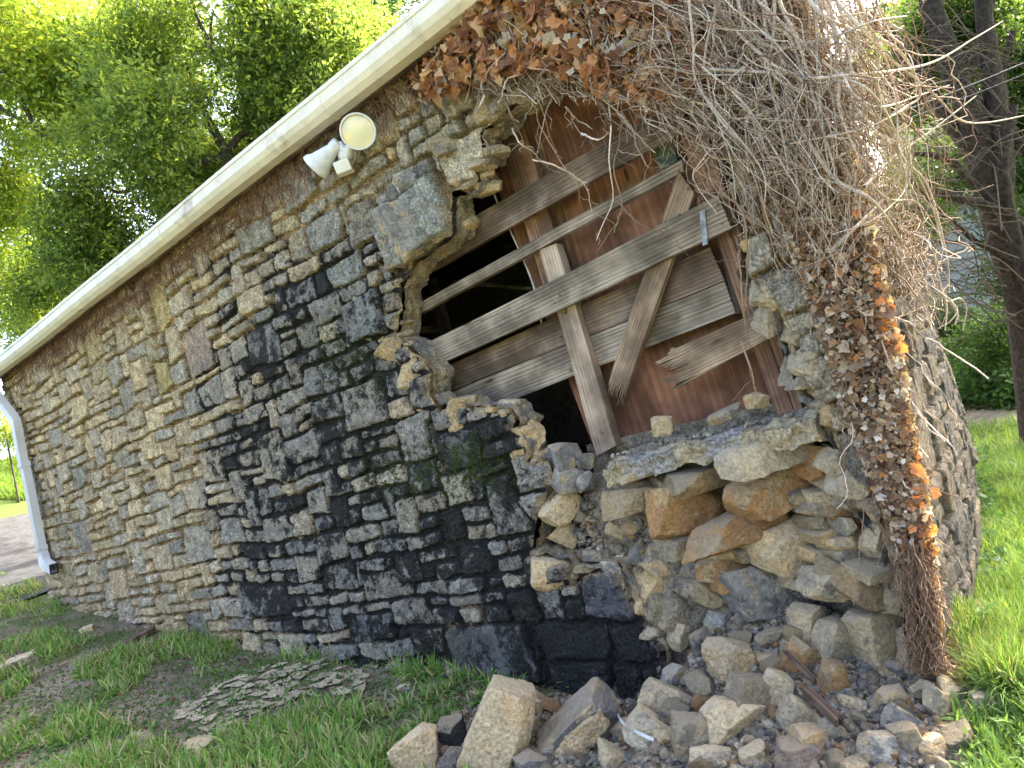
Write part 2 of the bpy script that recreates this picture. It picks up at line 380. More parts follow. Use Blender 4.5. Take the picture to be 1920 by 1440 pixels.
def uvp(lst, off=0.0):
    P = onw(np.array([p[0] for p in lst]), np.array([p[1] for p in lst]), off); u, _ = uw(P); return np.stack([u, P[:, 2]], 1)
OPEN = uvp(OPEN_L+OPEN_R); CORNUV = uvp(CORN)
CU = lambda z: np.interp(z, CORNUV[::-1, 1], CORNUV[::-1, 0])
# grime field, in wall coordinates through its marks in the photo
GB = [(850,900,190,120,1.0),(700,860,150,110,.8),(960,980,140,130,.95),(1100,1180,170,130,1.1),(760,1100,200,130,.75),(640,960,150,120,.62),(620,740,150,110,.62),(560,560,110,70,.42),(700,480,90,60,.38),(470,860,110,80,.25),(450,690,100,80,.25),(820,1200,200,90,.75),(1180,1240,100,100,1.1),(900,700,70,90,.5),(440,480,60,50,.25),(700,640,110,80,.62),(860,1010,150,100,.9),(500,1050,150,90,.2)]
MB_ = [(870,850,80,55,.52),(630,640,90,60,.5),(720,880,70,60,.52),(700,700,90,70,.42),(940,900,70,70,.5),(600,770,100,50,.34),(800,930,90,70,.42)]
def blobs(px, py, L_):
    r = np.zeros_like(px)
    for x, y, sx, sy, a in L_:
        r = r+a*np.exp(-(((px-x)/sx)**2+((py-y)/sy)**2)*.8)
    return r
# hand placed stones: px centre, size, colour, protrusion
HERO = [(305,570,60,80,(.50,.42,.22),.012),(310,700,60,64,(.44,.38,.20),.02),(375,655,76,92,(.38,.31,.27),.012),(515,845,84,96,(.50,.47,.33),.045),
 (650,512,86,56,(.30,.33,.36),.02),(565,545,80,80,(.34,.34,.36),.02),(790,425,160,110,(.33,.36,.38),.085),(690,580,100,112,(.34,.37,.38),.075),
 (485,440,96,74,(.33,.33,.31),.03),(715,250,90,100,(.44,.38,.24),.01),(500,1130,130,80,(.40,.38,.33),.03),(375,1175,70,66,(.25,.25,.25),.01),
 (925,1220,190,110,(.10,.10,.10),.03),(1080,1195,140,80,(.10,.10,.11),.03),(1090,1270,120,90,(.10,.10,.11),.04),(1030,1078,84,66,(.36,.34,.26),.06),
 (1140,1120,84,110,(.05,.05,.06),.05),(1195,1200,90,120,(.08,.08,.09),.03),(155,1005,50,66,(.31,.30,.30),.02),(500,655,90,90,(.27,.25,.22),.02),(230,630,60,70,(.44,.38,.29),.01),
 (175,640,60,60,(.50,.42,.27),.01),(820,270,120,60,(.34,.34,.30),.05),(770,330,100,50,(.24,.25,.27),.05),(640,1075,90,50,(.33,.32,.29),.03),(870,850,90,70,(.13,.14,.12),.02),(700,1170,120,60,(.2,.2,.2),.03),
 (440,1000,66,50,(.33,.33,.33),.03),(230,860,60,60,(.36,.34,.30),.02),(240,740,54,66,(.33,.32,.30),.02),(610,430,100,50,(.28,.29,.30),.03)]
def masonry(u, v, u0, rows, cw, ncol, seed, hero=None, wmin=3, wmax=8, proj_amp=1.0):
    """coursed rubble height field. returns h, prof, id, colour seeds"""
    rg = np.random.default_rng(seed)
    nr = len(rows)-1; G = -np.ones((nr, ncol), int); rect = []; info = []
    if hero:
        for (a0, a1, b0, b1, c, pr) in hero:
            c0 = int(round((a0-u0)/cw)); c1 = max(c0+1, int(round((a1-u0)/cw)))
            r0 = int(np.argmin(abs(rows-b0))); r1 = max(r0+1, int(np.argmin(abs(rows-b1))))
            r0 = max(0, min(nr-1, r0)); r1 = min(nr, max(r0+1, r1)); c0 = max(c0, 0)
            if (G[r0:r1, c0:c1] >= 0).any(): continue
            G[r0:r1, c0:c1] = len(rect); rect.append((u0+c0*cw, u0+c1*cw, rows[r0], rows[r1])); info.append((c, pr))
    for r in range(nr):
        c = 0
        while c < ncol:
            if G[r, c] >= 0: c += 1; continue
            ww = rg.integers(wmin, wmax+1); hh = rg.choice([1, 1, 1, 1, 1, 1, 2, 2] if rg.random() < .9 else [2, 3])
            if hh >= 2: ww = hh*2+rg.integers(0, 5)
            e = c
            while e < ncol and e < c+ww and G[r, e] < 0: e += 1
            if 0 < ncol-e < 2: e = ncol
            # absorb a sliver
            if e < ncol and G[r, e] < 0 and e+1 < ncol and G[r, e+1] >= 0: e += 1
            hh = min(hh, nr-r)
            while hh > 1 and (G[r:r+hh, c:e] >= 0).any(): hh -= 1
            G[r:r+hh, c:e] = len(rect); rect.append((u0+c*cw, u0+e*cw, rows[r], rows[r+hh])); info.append(None); c = e
    rect = np.array(rect); n = len(rect)
    uu = u+.030*f2(u*5, v*5, 3, seed+1)+.006*f2(u*30, v*30, 2, seed+2)
    vv = v+.045*f2(u*.7, v*.7, 2, seed+3)+.020*f2(u*4, v*5, 3, seed+4)+.005*f2(u*34, v*34, 2, seed+6)
    ci = np.clip(np.floor((uu-u0)/cw).astype(int), 0, ncol-1); ri = np.clip(np.searchsorted(rows, vv)-1, 0, nr-1)
    I = G[ri, ci]; rc = rect[I]
    cu = (rc[:, 0]+rc[:, 1])/2; cv = (rc[:, 2]+rc[:, 3])/2; hu = (rc[:, 1]-rc[:, 0])/2; hv = (rc[:, 3]-rc[:, 2])/2
    rot = rg.normal(0, .035, n)[I]; du = uu-cu; dv = vv-cv
    lu = du*np.cos(rot)+dv*np.sin(rot); lv = dv*np.cos(rot)-du*np.sin(rot)
    gap = rg.uniform(.004, .017, n)[I]; rr = rg.uniform(.012, .035, n)[I]; rr = np.minimum(rr, np.minimum(hu, hv)*.8)
    # per stone skew makes the corners irregular
    k1 = rg.normal(0, .09, n)[I]; k2 = rg.normal(0, .12, n)[I]
    lu2 = lu*(1+k1*lv/(hv+1e-6)); lv2 = lv*(1+k2*lu/(hu+1e-6))
    qx = abs(lu2)-hu+gap+rr; qy = abs(lv2)-hv+gap+rr
    d = np.hypot(np.maximum(qx, 0), np.maximum(qy, 0))+np.minimum(np.maximum(qx, qy), 0)-rr
    d = d+.009*f2(u*24, v*24, 4, seed+7, .6)
    prof = np.clip(-d/.013, 0, 1); prof = 1-(1-prof)**2.2
    pr = rg.uniform(.012, .045, n)*proj_amp; hc = np.full((n, 3), -1.0)
    for i, f in enumerate(info):
        if f: hc[i] = f[0]; pr[i] = f[1]
    tu = rg.normal(0, .08, n)[I]; tv = rg.normal(0, .12, n)[I]
    amp = rg.uniform(.3, .95, n)[I]
    an = rg.normal(.25, .7, n)[I]; x_ = u*np.cos(an)+v*np.sin(an); y_ = v*np.cos(an)-u*np.sin(an)
    rough = (1-abs(f2(x_*10, y_*28, 4, seed+8, .6)))*.024-.014+.016*f2(x_*13, y_*20, 4, seed+11, .6)
    rough = rough-.012*sst(f2(u*26, v*26, 2, seed+15), .28, .5)      # pits
    h = pr[I]+tu*lu*.6+tv*lv*.5+amp*rough
    mo = -.012+.008*f2(u*40, v*40, 3, seed+9)+.006*f2(u*9, v*9, 2, seed+12)
    return mo+(h-mo)*prof, prof, I, hc, n, rg
PAL = np.array([(.40,.36,.28),(.46,.39,.28),(.37,.35,.30),(.33,.33,.31),(.42,.40,.36),(.48,.42,.30),(.28,.28,.27),(.38,.35,.26)])
def build_wall():
    us = [-8.50]; 
    while us[-1] < 1.62:
        t_ = 3.75+(-us[-1])*.62 if us[-1] < 0 else 3.75+us[-1]*-.55
        us.append(us[-1]+.0056*max(t_, 2.9)/3.7*(1.0 if us[-1] > -3 else 1.1))
    us = np.array(us); vs = np.arange(-.35, 3.99, .0074)
    U_, V_ = np.meshgrid(us, vs); u = U_.ravel(); v = V_.ravel()
    rg = np.random.default_rng(3)
    rows = [-.6]
    while rows[-1] < 4.1: rows.append(rows[-1]+rg.uniform(.075, .140)*(1.35 if rows[-1] < .25 else 1))
    rows = np.array(rows); cw = .050; u0 = -8.6; nc = 207
    her = []
    for (x, y, ww, hh, c, pr) in HERO:
        P = onw(x, y); a, _ = uw(P); t = proj(P)[2]; her.append((a-ww*t/F/2*1.18, a+ww*t/F/2*1.18, P[2]-hh*t/F/2*.92, P[2]+hh*t/F/2*.92, c, pr))
    h, prof, I, hc, n, rg = masonry(u, v, u0, rows, cw, nc, 11, her)
    P = W3(u, np.zeros_like(u), v); px, py, t = proj(P)
    G = blobs(px, py, GB); G = np.minimum(G, .55+.4*sst(py, 1080, 1200)*sst(px, 850, 1000))+rg.normal(0, .15, n)[I]*sst(G, .05, .3); moss = blobs(px, py, MB_)
    left = sst(-px, -620, -150)            # warm, cleaner end of the wall
    tone = PAL[rg.integers(0, len(PAL), n)]*rg.uniform(.95, 1.45, (n, 1)); c = tone[I]
    warm = np.array([.66, .53, .35]); cool = np.array([.31, .32, .32])
    topz = sst(v, 2.2, 3.8)
    wv = np.clip(left*(.25+.55*topz)*sst(rg.random(n)[I], 0, .7)+.0, 0, 1)[:, None]
    c = c*(1-wv*.7)+warm*wv*.7
    cl = sst(px, 400, 700)[:, None]*.5*(rg.random(n)[I] > .3)[:, None]
    c = c*(1-cl)+cool*cl
    hcI = hc[I]; c = np.where(hcI[:, :1] >= 0, hcI, c)
    mort = np.array([.40, .30, .185])*(1-.25*sst(px, 450, 900))[:, None]*(1+.25*f2(u*6, v*6, 3, 31))[:, None]
    mort = mort*(1-.25*sst(f2(u*18, v*18, 2, 77), .1, .6))[:, None]
    smear = sst(f2(u*7, v*9, 4, 41), .16, .38)*(left*.5+.08)*(.1+.9*topz)
    pf = np.clip(prof*1.25-.15, 0, 1)
    mixf = (pf*(1-np.clip(smear, 0, .85)))[:, None]
    c = c*mixf+mort*(1-mixf)
    ring = np.exp(-((prof-.30)/.26)**2)[:, None]*(prof > .01)[:, None]*(.35+.4*sst(f2(u*12, v*12, 3, 87), -.3, .3))[:, None]; c = c*(1-ring)+np.array([.10, .075, .05])*ring  # dark joint rim: dirt plus a shadow line painted into the wall colour
    # brown root stubble staining just under the eave
    rt_ = sst(v+.10*f2(u*5, v*2, 3, 55), 3.66, 3.86)[:, None]*.75
    c = c*(1-rt_)+np.array([.13, .07, .045])*rt_
    # dark base by splash
    aux = np.stack([np.clip(G, 0, 1.3), pf, np.clip(moss, 0, 1)], 1)
    h = h+.020*f2(u*1.1, v*1.1, 2, 71)+moss*.006*f2(u*60, v*60, 2, 72)
    P = W3(u, h, v)
    # opening
    ow = inpoly(u, v, OPEN) & (v < 3.25)
    de = np.full(len(u), 9.0); Oc = np.vstack([OPEN, OPEN[:1]])
    for a_, b_ in zip(Oc[:-1], Oc[1:]):
        e_ = b_-a_; k = np.clip(((u-a_[0])*e_[0]+(v-a_[1])*e_[1])/(e_@e_+1e-9), 0, 1); de = np.minimum(de, np.hypot(u-a_[0]-k*e_[0], v-a_[1]-k*e_[1]))
    de = de+.012*f2(u*25, v*25, 3, 61); ow |= de < .012
    kk = sst(de, .012, .05); h = h*kk+(1-kk)*(-.004); P = W3(u, h, v)
    ke = (sst(de, .015, .045))[:, None]; c = c*ke+np.array([.42, .35, .24])*(1-ke); aux[:, 0] *= ke[:, 0]*.5+.5; aux[:, 2] *= ke[:, 0]
    bad = ow | (u > CU(v)-.01)
    Fc = gridfaces(len(us), len(vs)); ok = ~(bad[Fc].any(1)); Fc = Fc[ok]
    used = np.zeros(len(P), bool); used[Fc.ravel()] = True; mp = np.cumsum(used)-1
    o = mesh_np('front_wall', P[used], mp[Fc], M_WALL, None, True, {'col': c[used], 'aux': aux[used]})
    o['label'] = 'rough coursed stone wall, black with algae towards the hole'
    keep(o, BLD)
build_wall()
def strip_surface(name, A, B, nu, nv, amp, mat, cols, seed, rocky=True, freq=7, label=None, parent=BLD):
    """ruled surface between polylines A and B (same count) with displacement along its normal"""
    A = spline(A, nu) if len(A) != nu else A; B = spline(B, nu) if len(B) != nu else B
    s = np.linspace(0, 1, nv)[:, None, None]; P = (A[None]*(1-s)+B[None]*s)
    gu = np.gradient(P, axis=1); gv = np.gradient(P, axis=0); nn = np.cross(gu, gv); nn /= np.linalg.norm(nn, axis=2)[..., None]+1e-9
    q = P.reshape(-1, 3)
    d = f3(q*freq, 4, seed)*amp + (1-abs(f3(q*freq*2.3, 3, seed+5)))*amp*.6
    V = q+nn.reshape(-1, 3)*(d+.4*amp*f3(q*freq*5, 3, seed+2))[:, None]
    k = sst(f3(q*freq*.9, 3, seed+9), -.2, .25)[:, None]
    c = np.array(cols[0])*(1-k)+np.array(cols[1])*k
    k2 = sst(f3(q*freq*2.2, 2, seed+19), .1, .4)[:, None]; c = c*(1-k2*.6)+np.array(cols[2])*k2*.6
    o = mesh_np(name, V, gridfaces(nu, nv), mat, None, True, {'col': c, 'aux': np.tile([0, 1, 0], (len(V), 1))})
    if label: o['label'] = label
    return keep(o, parent)
M_EDGE = attr_mat('broken_masonry', .95, 60, .02, 1.0)
def resample(P, step):
    P = np.asarray(P, float); s = np.concatenate([[0], np.cumsum(np.linalg.norm(np.diff(P, axis=0), axis=1))])
    n = max(4, int(s[-1]/step)); t = np.linspace(0, s[-1], n); return np.stack([np.interp(t, s, P[:, i]) for i in range(P.shape[1])], 1)
def rim(lst, depth, name, seed, cols, label):
    a = resample(uvp(lst), .012)
    # push the outline slightly into the stone so the rim covers the stepped cut
    A = W3(a[:, 0], np.full(len(a), -.004), a[:, 1]); B = W3(a[:, 0], np.full(len(a), -depth), a[:, 1])
    return strip_surface(name, A, B, len(a), 22, .035, M_EDGE, cols, seed, freq=9, label=label)
rim(OPEN_L, .17, 'broken_edge', 21, [(.33,.27,.18),(.22,.21,.19),(.44,.37,.25)], 'ragged broken edge of the wall with sandy mortar')
rim(OPEN_R, .24, 'broken_edge', 27, [(.36,.33,.27),(.30,.30,.29),(.42,.38,.30)], 'ragged grey broken edge beside the ivy')
# side wall receding behind the ivy corner
def side_wall():
    far = [(1500,150),(1560,200),(1600,300),(1635,354),(1668,418),(1700,500),(1735,590),(1770,700),(1800,790),(1808,880),(1806,960),(1800,1050)]
    FP = onw(np.array([p[0] for p in far]), np.array([p[1] for p in far]), -4.3)
    fu, _ = uw(FP); fz = FP[:, 2]; o_ = np.argsort(fz)
    zz = np.arange(-.3, 4.25, .012); ww = .04-4.34*np.linspace(0, 1, 330)**1.15
    Zg, Wg = np.meshgrid(zz, ww, indexing='ij'); z = Zg.ravel(); w_ = Wg.ravel()
    k = np.clip(-w_/4.3, 0, 1)
    fu_ = np.interp(z, fz[o_], fu[o_]); u = CU(z)*(1-k)+fu_*k+.10*np.sin(k*math.pi)*sst(2.4-z, 0, 1.5)
    rg = np.random.default_rng(5); rows = [-.6]
    while rows[-1] < 4.4: rows.append(rows[-1]+rg.uniform(.08, .14))
    h, prof, I, hc, n, rg = masonry(-w_, z, -.2, np.array(rows), .055, 90, 91, None, proj_amp=.9)
    P = W3(u+h*.8, w_, z)
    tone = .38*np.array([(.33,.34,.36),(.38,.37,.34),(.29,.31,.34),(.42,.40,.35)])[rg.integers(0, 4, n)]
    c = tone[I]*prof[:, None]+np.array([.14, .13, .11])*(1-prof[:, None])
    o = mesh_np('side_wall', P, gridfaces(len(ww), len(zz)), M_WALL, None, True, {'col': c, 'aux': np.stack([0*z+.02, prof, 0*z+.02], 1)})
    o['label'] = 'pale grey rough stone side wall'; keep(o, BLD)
side_wall()
# other walls of the shell, roof, interior
M_BLOCK = plain('plain_masonry', (.30, .28, .24), .95, 9, .35, .15, .8, .03)
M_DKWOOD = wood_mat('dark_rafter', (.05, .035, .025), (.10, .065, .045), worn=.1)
M_SHING = plain('shingle', (.045, .045, .05), .95, 30, .4, .1, .9, .01)
def boxmesh(name, corners8, mat, parent=BLD, label=None):
    f = np.array([[0,1,2,3],[7,6,5,4],[0,4,5,1],[1,5,6,2],[2,6,7,3],[3,7,4,0]])
    o = mesh_np(name, corners8, f, mat)
    if label: o['label'] = label
    return keep(o, parent) if parent else o
def ubox(u0, u1, w0, w1, z0, z1): 
    return W3([u0,u1,u1,u0,u0,u1,u1,u0], [w0,w0,w1,w1,w0,w0,w1,w1], [z0,z0,z0,z0,z1,z1,z1,z1])
boxmesh('back_wall', ubox(-8.45, .75, -4.5, -4.32, -.3, 3.9), M_BLOCK)
# left end wall with a visible quoin edge
def end_wall():
    zz = np.arange(-.1, 3.86, .02); ww = np.linspace(.01, -4.5, 120)
    Zg, Wg = np.meshgrid(zz, ww, indexing='ij'); z = Zg.ravel(); w_ = Wg.ravel()
    u = -8.49-.03*f2(w_*6, z*9, 3, 4)
    mesh = mesh_np('end_wall', W3(u, w_, z), gridfaces(len(ww), len(zz)), M_EDGE, None, True, {'col': np.tile([.42,.32,.19], (len(z), 1))*(1+.3*f2(w_*5, z*5, 3, 8))[:, None]})
    keep(mesh, BLD)
end_wall()
# roof: two slopes with thickness, standing 0.2 m proud of the wall
def slab(P4, th, mat, name):
    P4 = np.array(P4); return boxmesh(name, np.concatenate([P4, P4+np.array([0, 0, th])]), mat)
slab(W3([-8.75, 1.05, .95, -8.75], [.14, .14, -2.3, -2.3], [3.93, 3.89, 5.0, 5.05]), .07, M_SHING, 'roof')
slab(W3([-8.75, .95, .9, -8.75], [-2.303, -2.303, -4.8, -4.8], [5.05, 5.0, 3.93, 3.93]), .07, M_SHING, 'roof')
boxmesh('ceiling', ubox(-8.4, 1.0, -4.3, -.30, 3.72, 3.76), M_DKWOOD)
M_PINE = wood_mat('weathered_pine', (.33, .20, .125), (.19, .105, .065), worn=.25)
M_GREYW = wood_mat('silvered_board', (.34, .29, .215), (.175, .14, .10), worn=.35)
M_PALEW = wood_mat('pale_stud', (.46, .37, .27), (.32, .24, .17), worn=.5)
M_BRNW = wood_mat('brown_board', (.205, .15, .105), (.11, .08, .055), worn=.25)
M_ROTW = wood_mat('rotten_board', (.34, .255, .165), (.20, .135, .085), scale=1.4, worn=.25)
M_PLY = wood_mat('red_plywood', (.29, .14, .078), (.20, .098, .058), scale=.45, worn=.05)
M_GALV = plain('galvanised', (.24, .25, .26), .6, 40, .4, .3, .3, .003)
def plank(name, quad, off, thick, mat, broken=None, label=None, off2=None, seed=0, nl=70, nw=16, parent=BLD, cup=.0):
    """board whose front face is seen as quad (TL,TR,BR,BL) at distance off from the wall plane"""
    o4 = [off]*4 if off2 is None else [off, off2, off2, off]
    Q = np.array([onw(q[0], q[1], o) for q, o in zip(quad, o4)])
    horiz = True
    c = Q.mean(0); X = ((Q[1]+Q[2])-(Q[0]+Q[3])); Lx = np.linalg.norm(X)/2
    Y = ((Q[0]+Q[1])-(Q[3]+Q[2])); Ly = np.linalg.norm(Y)/2
    if Ly > Lx: Q = Q[[3, 0, 1, 2]]; X = ((Q[1]+Q[2])-(Q[0]+Q[3])); Y = ((Q[0]+Q[1])-(Q[3]+Q[2]))
    X /= np.linalg.norm(X); Zl = np.cross(X, Y); Zl /= np.linalg.norm(Zl)
    if Zl@N < 0: Zl = -Zl
    Yl = np.cross(Zl, X)
    a = np.linspace(0, 1, nl); b = np.linspace(0, 1, nw); A_, B_ = np.meshgrid(a, b)
    P = ((1-A_)*(1-B_))[..., None]*Q[0]+(A_*(1-B_))[..., None]*Q[1]+(A_*B_)[..., None]*Q[2]+((1-A_)*B_)[..., None]*Q[3]
    L = P.reshape(-1, 3)-c; loc = np.stack([L@X, L@Yl, L@Zl], 1)
    rg = np.random.default_rng(seed+1); y = loc[:, 1]; x = loc[:, 0]
    wob = f2(x*2+seed, y*0+seed*3.3, 2, seed)*.006
    loc[:, 1] += wob; loc[:, 2] += f2(x*2.5, y*14, 3, seed+3)*.004-.0015*abs(f2(x*2, y*60, 2, seed+4))
    if broken:
        end, depth = broken                       # end 0/1, how far the splinters run
        s_ = (A_.ravel() if end == 1 else 1-A_.ravel()); Lb = x.max()-x.min()
        row = np.repeat(np.arange(nw), nl)
        e = np.abs(rg.normal(0, .5, nw))+.30*np.abs(np.interp(np.arange(nw), np.arange(0, nw+4, 4), rg.normal(0, 1, len(np.arange(0, nw+4, 4))))); e = np.clip(e, 0, 1.25)
        k = sst(s_, 1-depth/Lb*1.6, 1)
        sg = 1 if end == 0 else -1
        X0 = (x.max() if end == 1 else x.min()); 
        dist = abs(x-X0); lim = e[row]*depth
        loc[:, 0] = np.where(dist < lim, X0+sg*(lim+.10*dist), x)
        loc[:, 2] += k*(rg.normal(0, .008, nw)[row]+.004*f2(x*30, y*90, 2, seed))-k*.01
        loc[:, 1] += k*rg.normal(0, .0015, nw)[row]
    F1 = gridfaces(nl, nw)
    back = loc.copy(); back[:, 2] -= thick
    V = np.concatenate([loc, back]); n_ = len(loc)
    idx = np.arange(n_).reshape(nw, nl)
    loop = np.concatenate([idx[0, :], idx[1:, -1], idx[-1, -2::-1], idx[-2:0:-1, 0]])
    nx = np.roll(loop, -1); side = np.stack([loop, nx, nx+n_, loop+n_], 1)
    Mx = Matrix(((X[0], Yl[0], Zl[0], c[0]), (X[1], Yl[1], Zl[1], c[1]), (X[2], Yl[2], Zl[2], c[2]), (0, 0, 0, 1)))
    o = mesh_np(name, V, [F1, F1[:, ::-1]+n_, side], mat, None, False)
    o.matrix_world = Mx; o.parent = parent; o.matrix_parent_inverse = Matrix.Translation(-Vector(parent.location))
    if label: o['label'] = label
    return o
def c5(*pts): return [(700+x/2.0575, 150+y/2.0575) for x, y in pts]
plank('plywood_panel', c5((300,-60),(1300,-120),(1720,1380),(880,1500)), -.40, .012, M_PLY, label='large reddish plywood sheet behind the boards', nl=60, nw=40)
bpy.data.objects['plywood_panel'].data.materials[0] = M_PLY
plank('post', c5((440,100),(545,60),(742,745),(655,790)), -.31, .08, M_PINE, label='brown upright post at the left of the plywood')
plank('post', c5((560,60),(590,50),(800,760),(770,770)), -.385, .02, M_PINE, nl=40, nw=6)
plank('post', c5((640,655),(706,630),(938,1410),(862,1450)), -.235, .07, M_PALEW, label='pale stud standing down to the broken sill')
plank('post', c5((1155,130),(1200,110),(1640,1330),(1575,1345)), -.25, .09, M_PINE, label='reddish grained post on the right side')
plank('post', c5((1206,120),(1246,110),(1668,1300),(1642,1322)), -.235, .10, M_PINE, label='outer of the two right posts')
plank('post', c5((1330,640),(1358,630),(1420,900),(1395,905)), -.27, .03, M_DKWOOD, nl=20, nw=6)
plank('board', c5((40,720),(1195,70),(1200,190),(40,838)), -.21, .035, M_BRNW, label='wide brown top board', seed=3)
plank('batten', c5((60,925),(1190,305),(1196,350),(60,965)), -.215, .05, M_GREYW, label='thin weathered batten', seed=5, nw=8)
plank('board', c5((110,1065),(1330,448),(1382,575),(160,1142)), -.165, .04, M_GREYW, label='long pale grey board nailed across with a metal strap', seed=7)
plank('board', c5((150,1165),(1297,644),(1354,772),(190,1243)), -.285, .03, M_BRNW, label='wide lower board, upper of the touching pair', seed=9)
plank('board', c5((190,1248),(1354,778),(1398,897),(190,1370)), -.288, .03, M_GREYW, label='wide lower board, under the touching pair seam', seed=12)
plank('board', c5((1050,1085),(1492,890),(1542,985),(1120,1215)), -.15, .035, M_ROTW, broken=(0, .17), label='short rotten board with a splintered left end', seed=15, nl=110, nw=34)
plank('brace', c5((1178,350),(1238,438),(948,1275),(884,1225)), -.205, .045, M_ROTW, broken=(0, .10), label='slanting brace broken to splinters at its foot', seed=21, nl=120, nw=26)
plank('panel_scrap', c5((1075,268),(1150,220),(1172,312),(1108,347)), -.33, .02, plain('peeling_green', (.10, .13, .10), .8, 25, .5, stain=((.30, .17, .09), 1)), nl=12, nw=10)
plank('strap', c5((1254,508),(1276,500),(1288,632),(1268,640)), -.155, .004, M_GALV, nl=12, nw=4, label='galvanised metal strap')
M_BRITE = wood_mat('bright_lath', (.75, .72, .66), (.6, .55, .48), worn=.1)
# things glimpsed in the dark
plank('rafter', c5((140,790),(160,785),(190,900),(172,905)), -.9, .04, M_BRITE, nl=10, nw=4)
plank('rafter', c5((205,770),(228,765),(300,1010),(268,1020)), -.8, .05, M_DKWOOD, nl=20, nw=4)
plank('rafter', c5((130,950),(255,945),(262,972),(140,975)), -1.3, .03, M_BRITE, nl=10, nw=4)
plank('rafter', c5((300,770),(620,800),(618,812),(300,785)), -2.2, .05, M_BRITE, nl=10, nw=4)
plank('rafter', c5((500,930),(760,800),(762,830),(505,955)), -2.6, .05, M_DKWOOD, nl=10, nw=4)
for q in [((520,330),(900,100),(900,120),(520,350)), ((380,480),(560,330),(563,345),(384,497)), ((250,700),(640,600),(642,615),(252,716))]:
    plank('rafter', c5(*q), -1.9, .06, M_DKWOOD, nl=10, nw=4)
boxmesh('floor', ubox(-8.3, .95, -4.3, -.75, -.02, .05), M_BLOCK)
cb = spline(np.array([onw(*p, -.30) for p in c5((428,190),(440,320),(470,450),(560,650),(620,800),(650,940),(660,1000))]), 40)
V, Fc = tubes_np([(cb, .006)], 6); keep(mesh_np('cable', V, Fc, plain('old_cable', (.40, .38, .32), .6), None, True), BLD)
# nails
nails = []
for q, off in [((1130,575),-.163),((1275,520),-.163),((1330,480),-.163),((1345,555),-.163),((570,890),-.163),((1180,520),-.163),((640,300),-.2),((1500,930),-.148),((250,1010),-.163),((700,860),-.163),((720,830),-.163),((640,1060),-.283),((720,990),-.283),((760,1120),-.283),((1330,700),-.283),((1380,850),-.283),((620,520),-.208),((660,480),-.208),((700,560),-.208),((1160,170),-.208),((1170,200),-.208),((1215,420),-.2),((1205,380),-.2),((740,900),-.23),((880,1360),-.23),((1240,220),-.23),((1400,700),-.23),((1600,1220),-.23),((1520,965),-.148),((1120,1090),-.148)]:
    P = onw(*c5(q)[0], off); a = np.array([P-N*.004, P+N*.002]); nails.append((a, .006))
V, Fc = tubes_np(nails, 7); keep(mesh_np('nail', V, Fc, plain('rust', (.05, .03, .02)), None), BLD)
# core backing of the collapsed part
def core():
    uu = np.arange(-.25, 1.62, .012); vv = np.arange(-.25, 1.36, .012); U_, V_ = np.meshgrid(uu, vv); v = V_.ravel(); u = np.minimum(U_.ravel(), CU(v)-.12)
    w_ = -.30+.17*sst(-u, -.5, -.15)*sst(-v, -1.20, -1.08)+.05*f2(u*7, v*9, 4, 3)+.03*(1-abs(f2(u*16, v*20, 3, 6)))-.05*sst(v, .9, 1.2)
    k = sst(f2(u*9, v*12, 3, 8), -.2, .3)[:, None]; c = np.array([.20, .17, .13])*(1-k)+np.array([.33, .29, .22])*k
    keep(mesh_np('wall_core', W3(u, w_, v), gridfaces(len(uu), len(vv)), M_EDGE, None, True, {'col': c}), BLD)
core()
# ------------------------------------------------------------------ eave, gutter, downspout
M_WHITE = plain('painted_metal', (.62, .57, .46), .45, 6, .08, .4, .1, .002, stain=((.28, .22, .15), .85))
M_WHITE2 = plain('white_downspout', (.55, .55, .52), .4, 6, .06, .4, .1, .002, stain=((.40, .36, .30), .35))
def sweep_u(name, prof, u0, u1, zfun, mat, n=60, label=None, parent=BLD, closed=False):
    prof = np.array(prof); us = np.linspace(u0, u1, n); k = len(prof)
    V = np.concatenate([W3(u, prof[:, 0], prof[:, 1]+zfun(u)+.004*math.sin(u*2.1)) for u in us])
    i = np.arange(k if closed else k-1); j = (i+1) % k
    Fc = np.concatenate([np.stack([a*k+i, a*k+j, (a+1)*k+j, (a+1)*k+i], -1) for a in range(n-1)])
    caps = []
    if closed: caps = [np.arange(k)[None, ::-1], (np.arange(k)+(n-1)*k)[None]]
    o = mesh_np(name, V, [Fc]+caps, mat, None, False)
    if label: o['label'] = label
    return keep(o, parent)
zb = lambda u: np.interp(u, [-8.6, 0, 1], [3.80, 3.745, 3.74])
zs = lambda u: 1+np.interp(u, [-8.6, 0], [.0, .0])
sweep_u('gutter', [(.125,.0),(.20,.0),(.235,.028),(.255,.06),(.255,.125),(.262,.13),(.262,.142),(.25,.147),(.238,.142),(.245,.12),(.243,.06),(.225,.034),(.195,.008),(.133,.008),(.133,.14),(.125,.14)], -8.72, .62, zb, M_WHITE, closed=True, label='long cream metal gutter along the eave')
for us_ in (-6.3, -3.4, -1.15):
    sweep_u('gutter_joint', [(.122,-.003),(.202,-.003),(.239,.026),(.259,.06),(.259,.124),(.266,.129),(.266,.144),(.25,.150),(.236,.146),(.12,.14)], us_, us_+.05, zb, M_WHITE, n=3, closed=True)
sweep_u('drip_edge', [(.10,.175),(.235,.166),(.238,.150),(.242,.150),(.24,.172),(.10,.182)], -8.76, .9, zb, M_WHITE, closed=True)
M_FASC = wood_mat('fascia_board', (.20, .14, .10), (.10, .07, .05), worn=.3)
sweep_u('fascia', [(.09,-.005),(.122,-.005),(.122,.16),(.09,.16)], -8.7, .9, zb, M_FASC, closed=True)
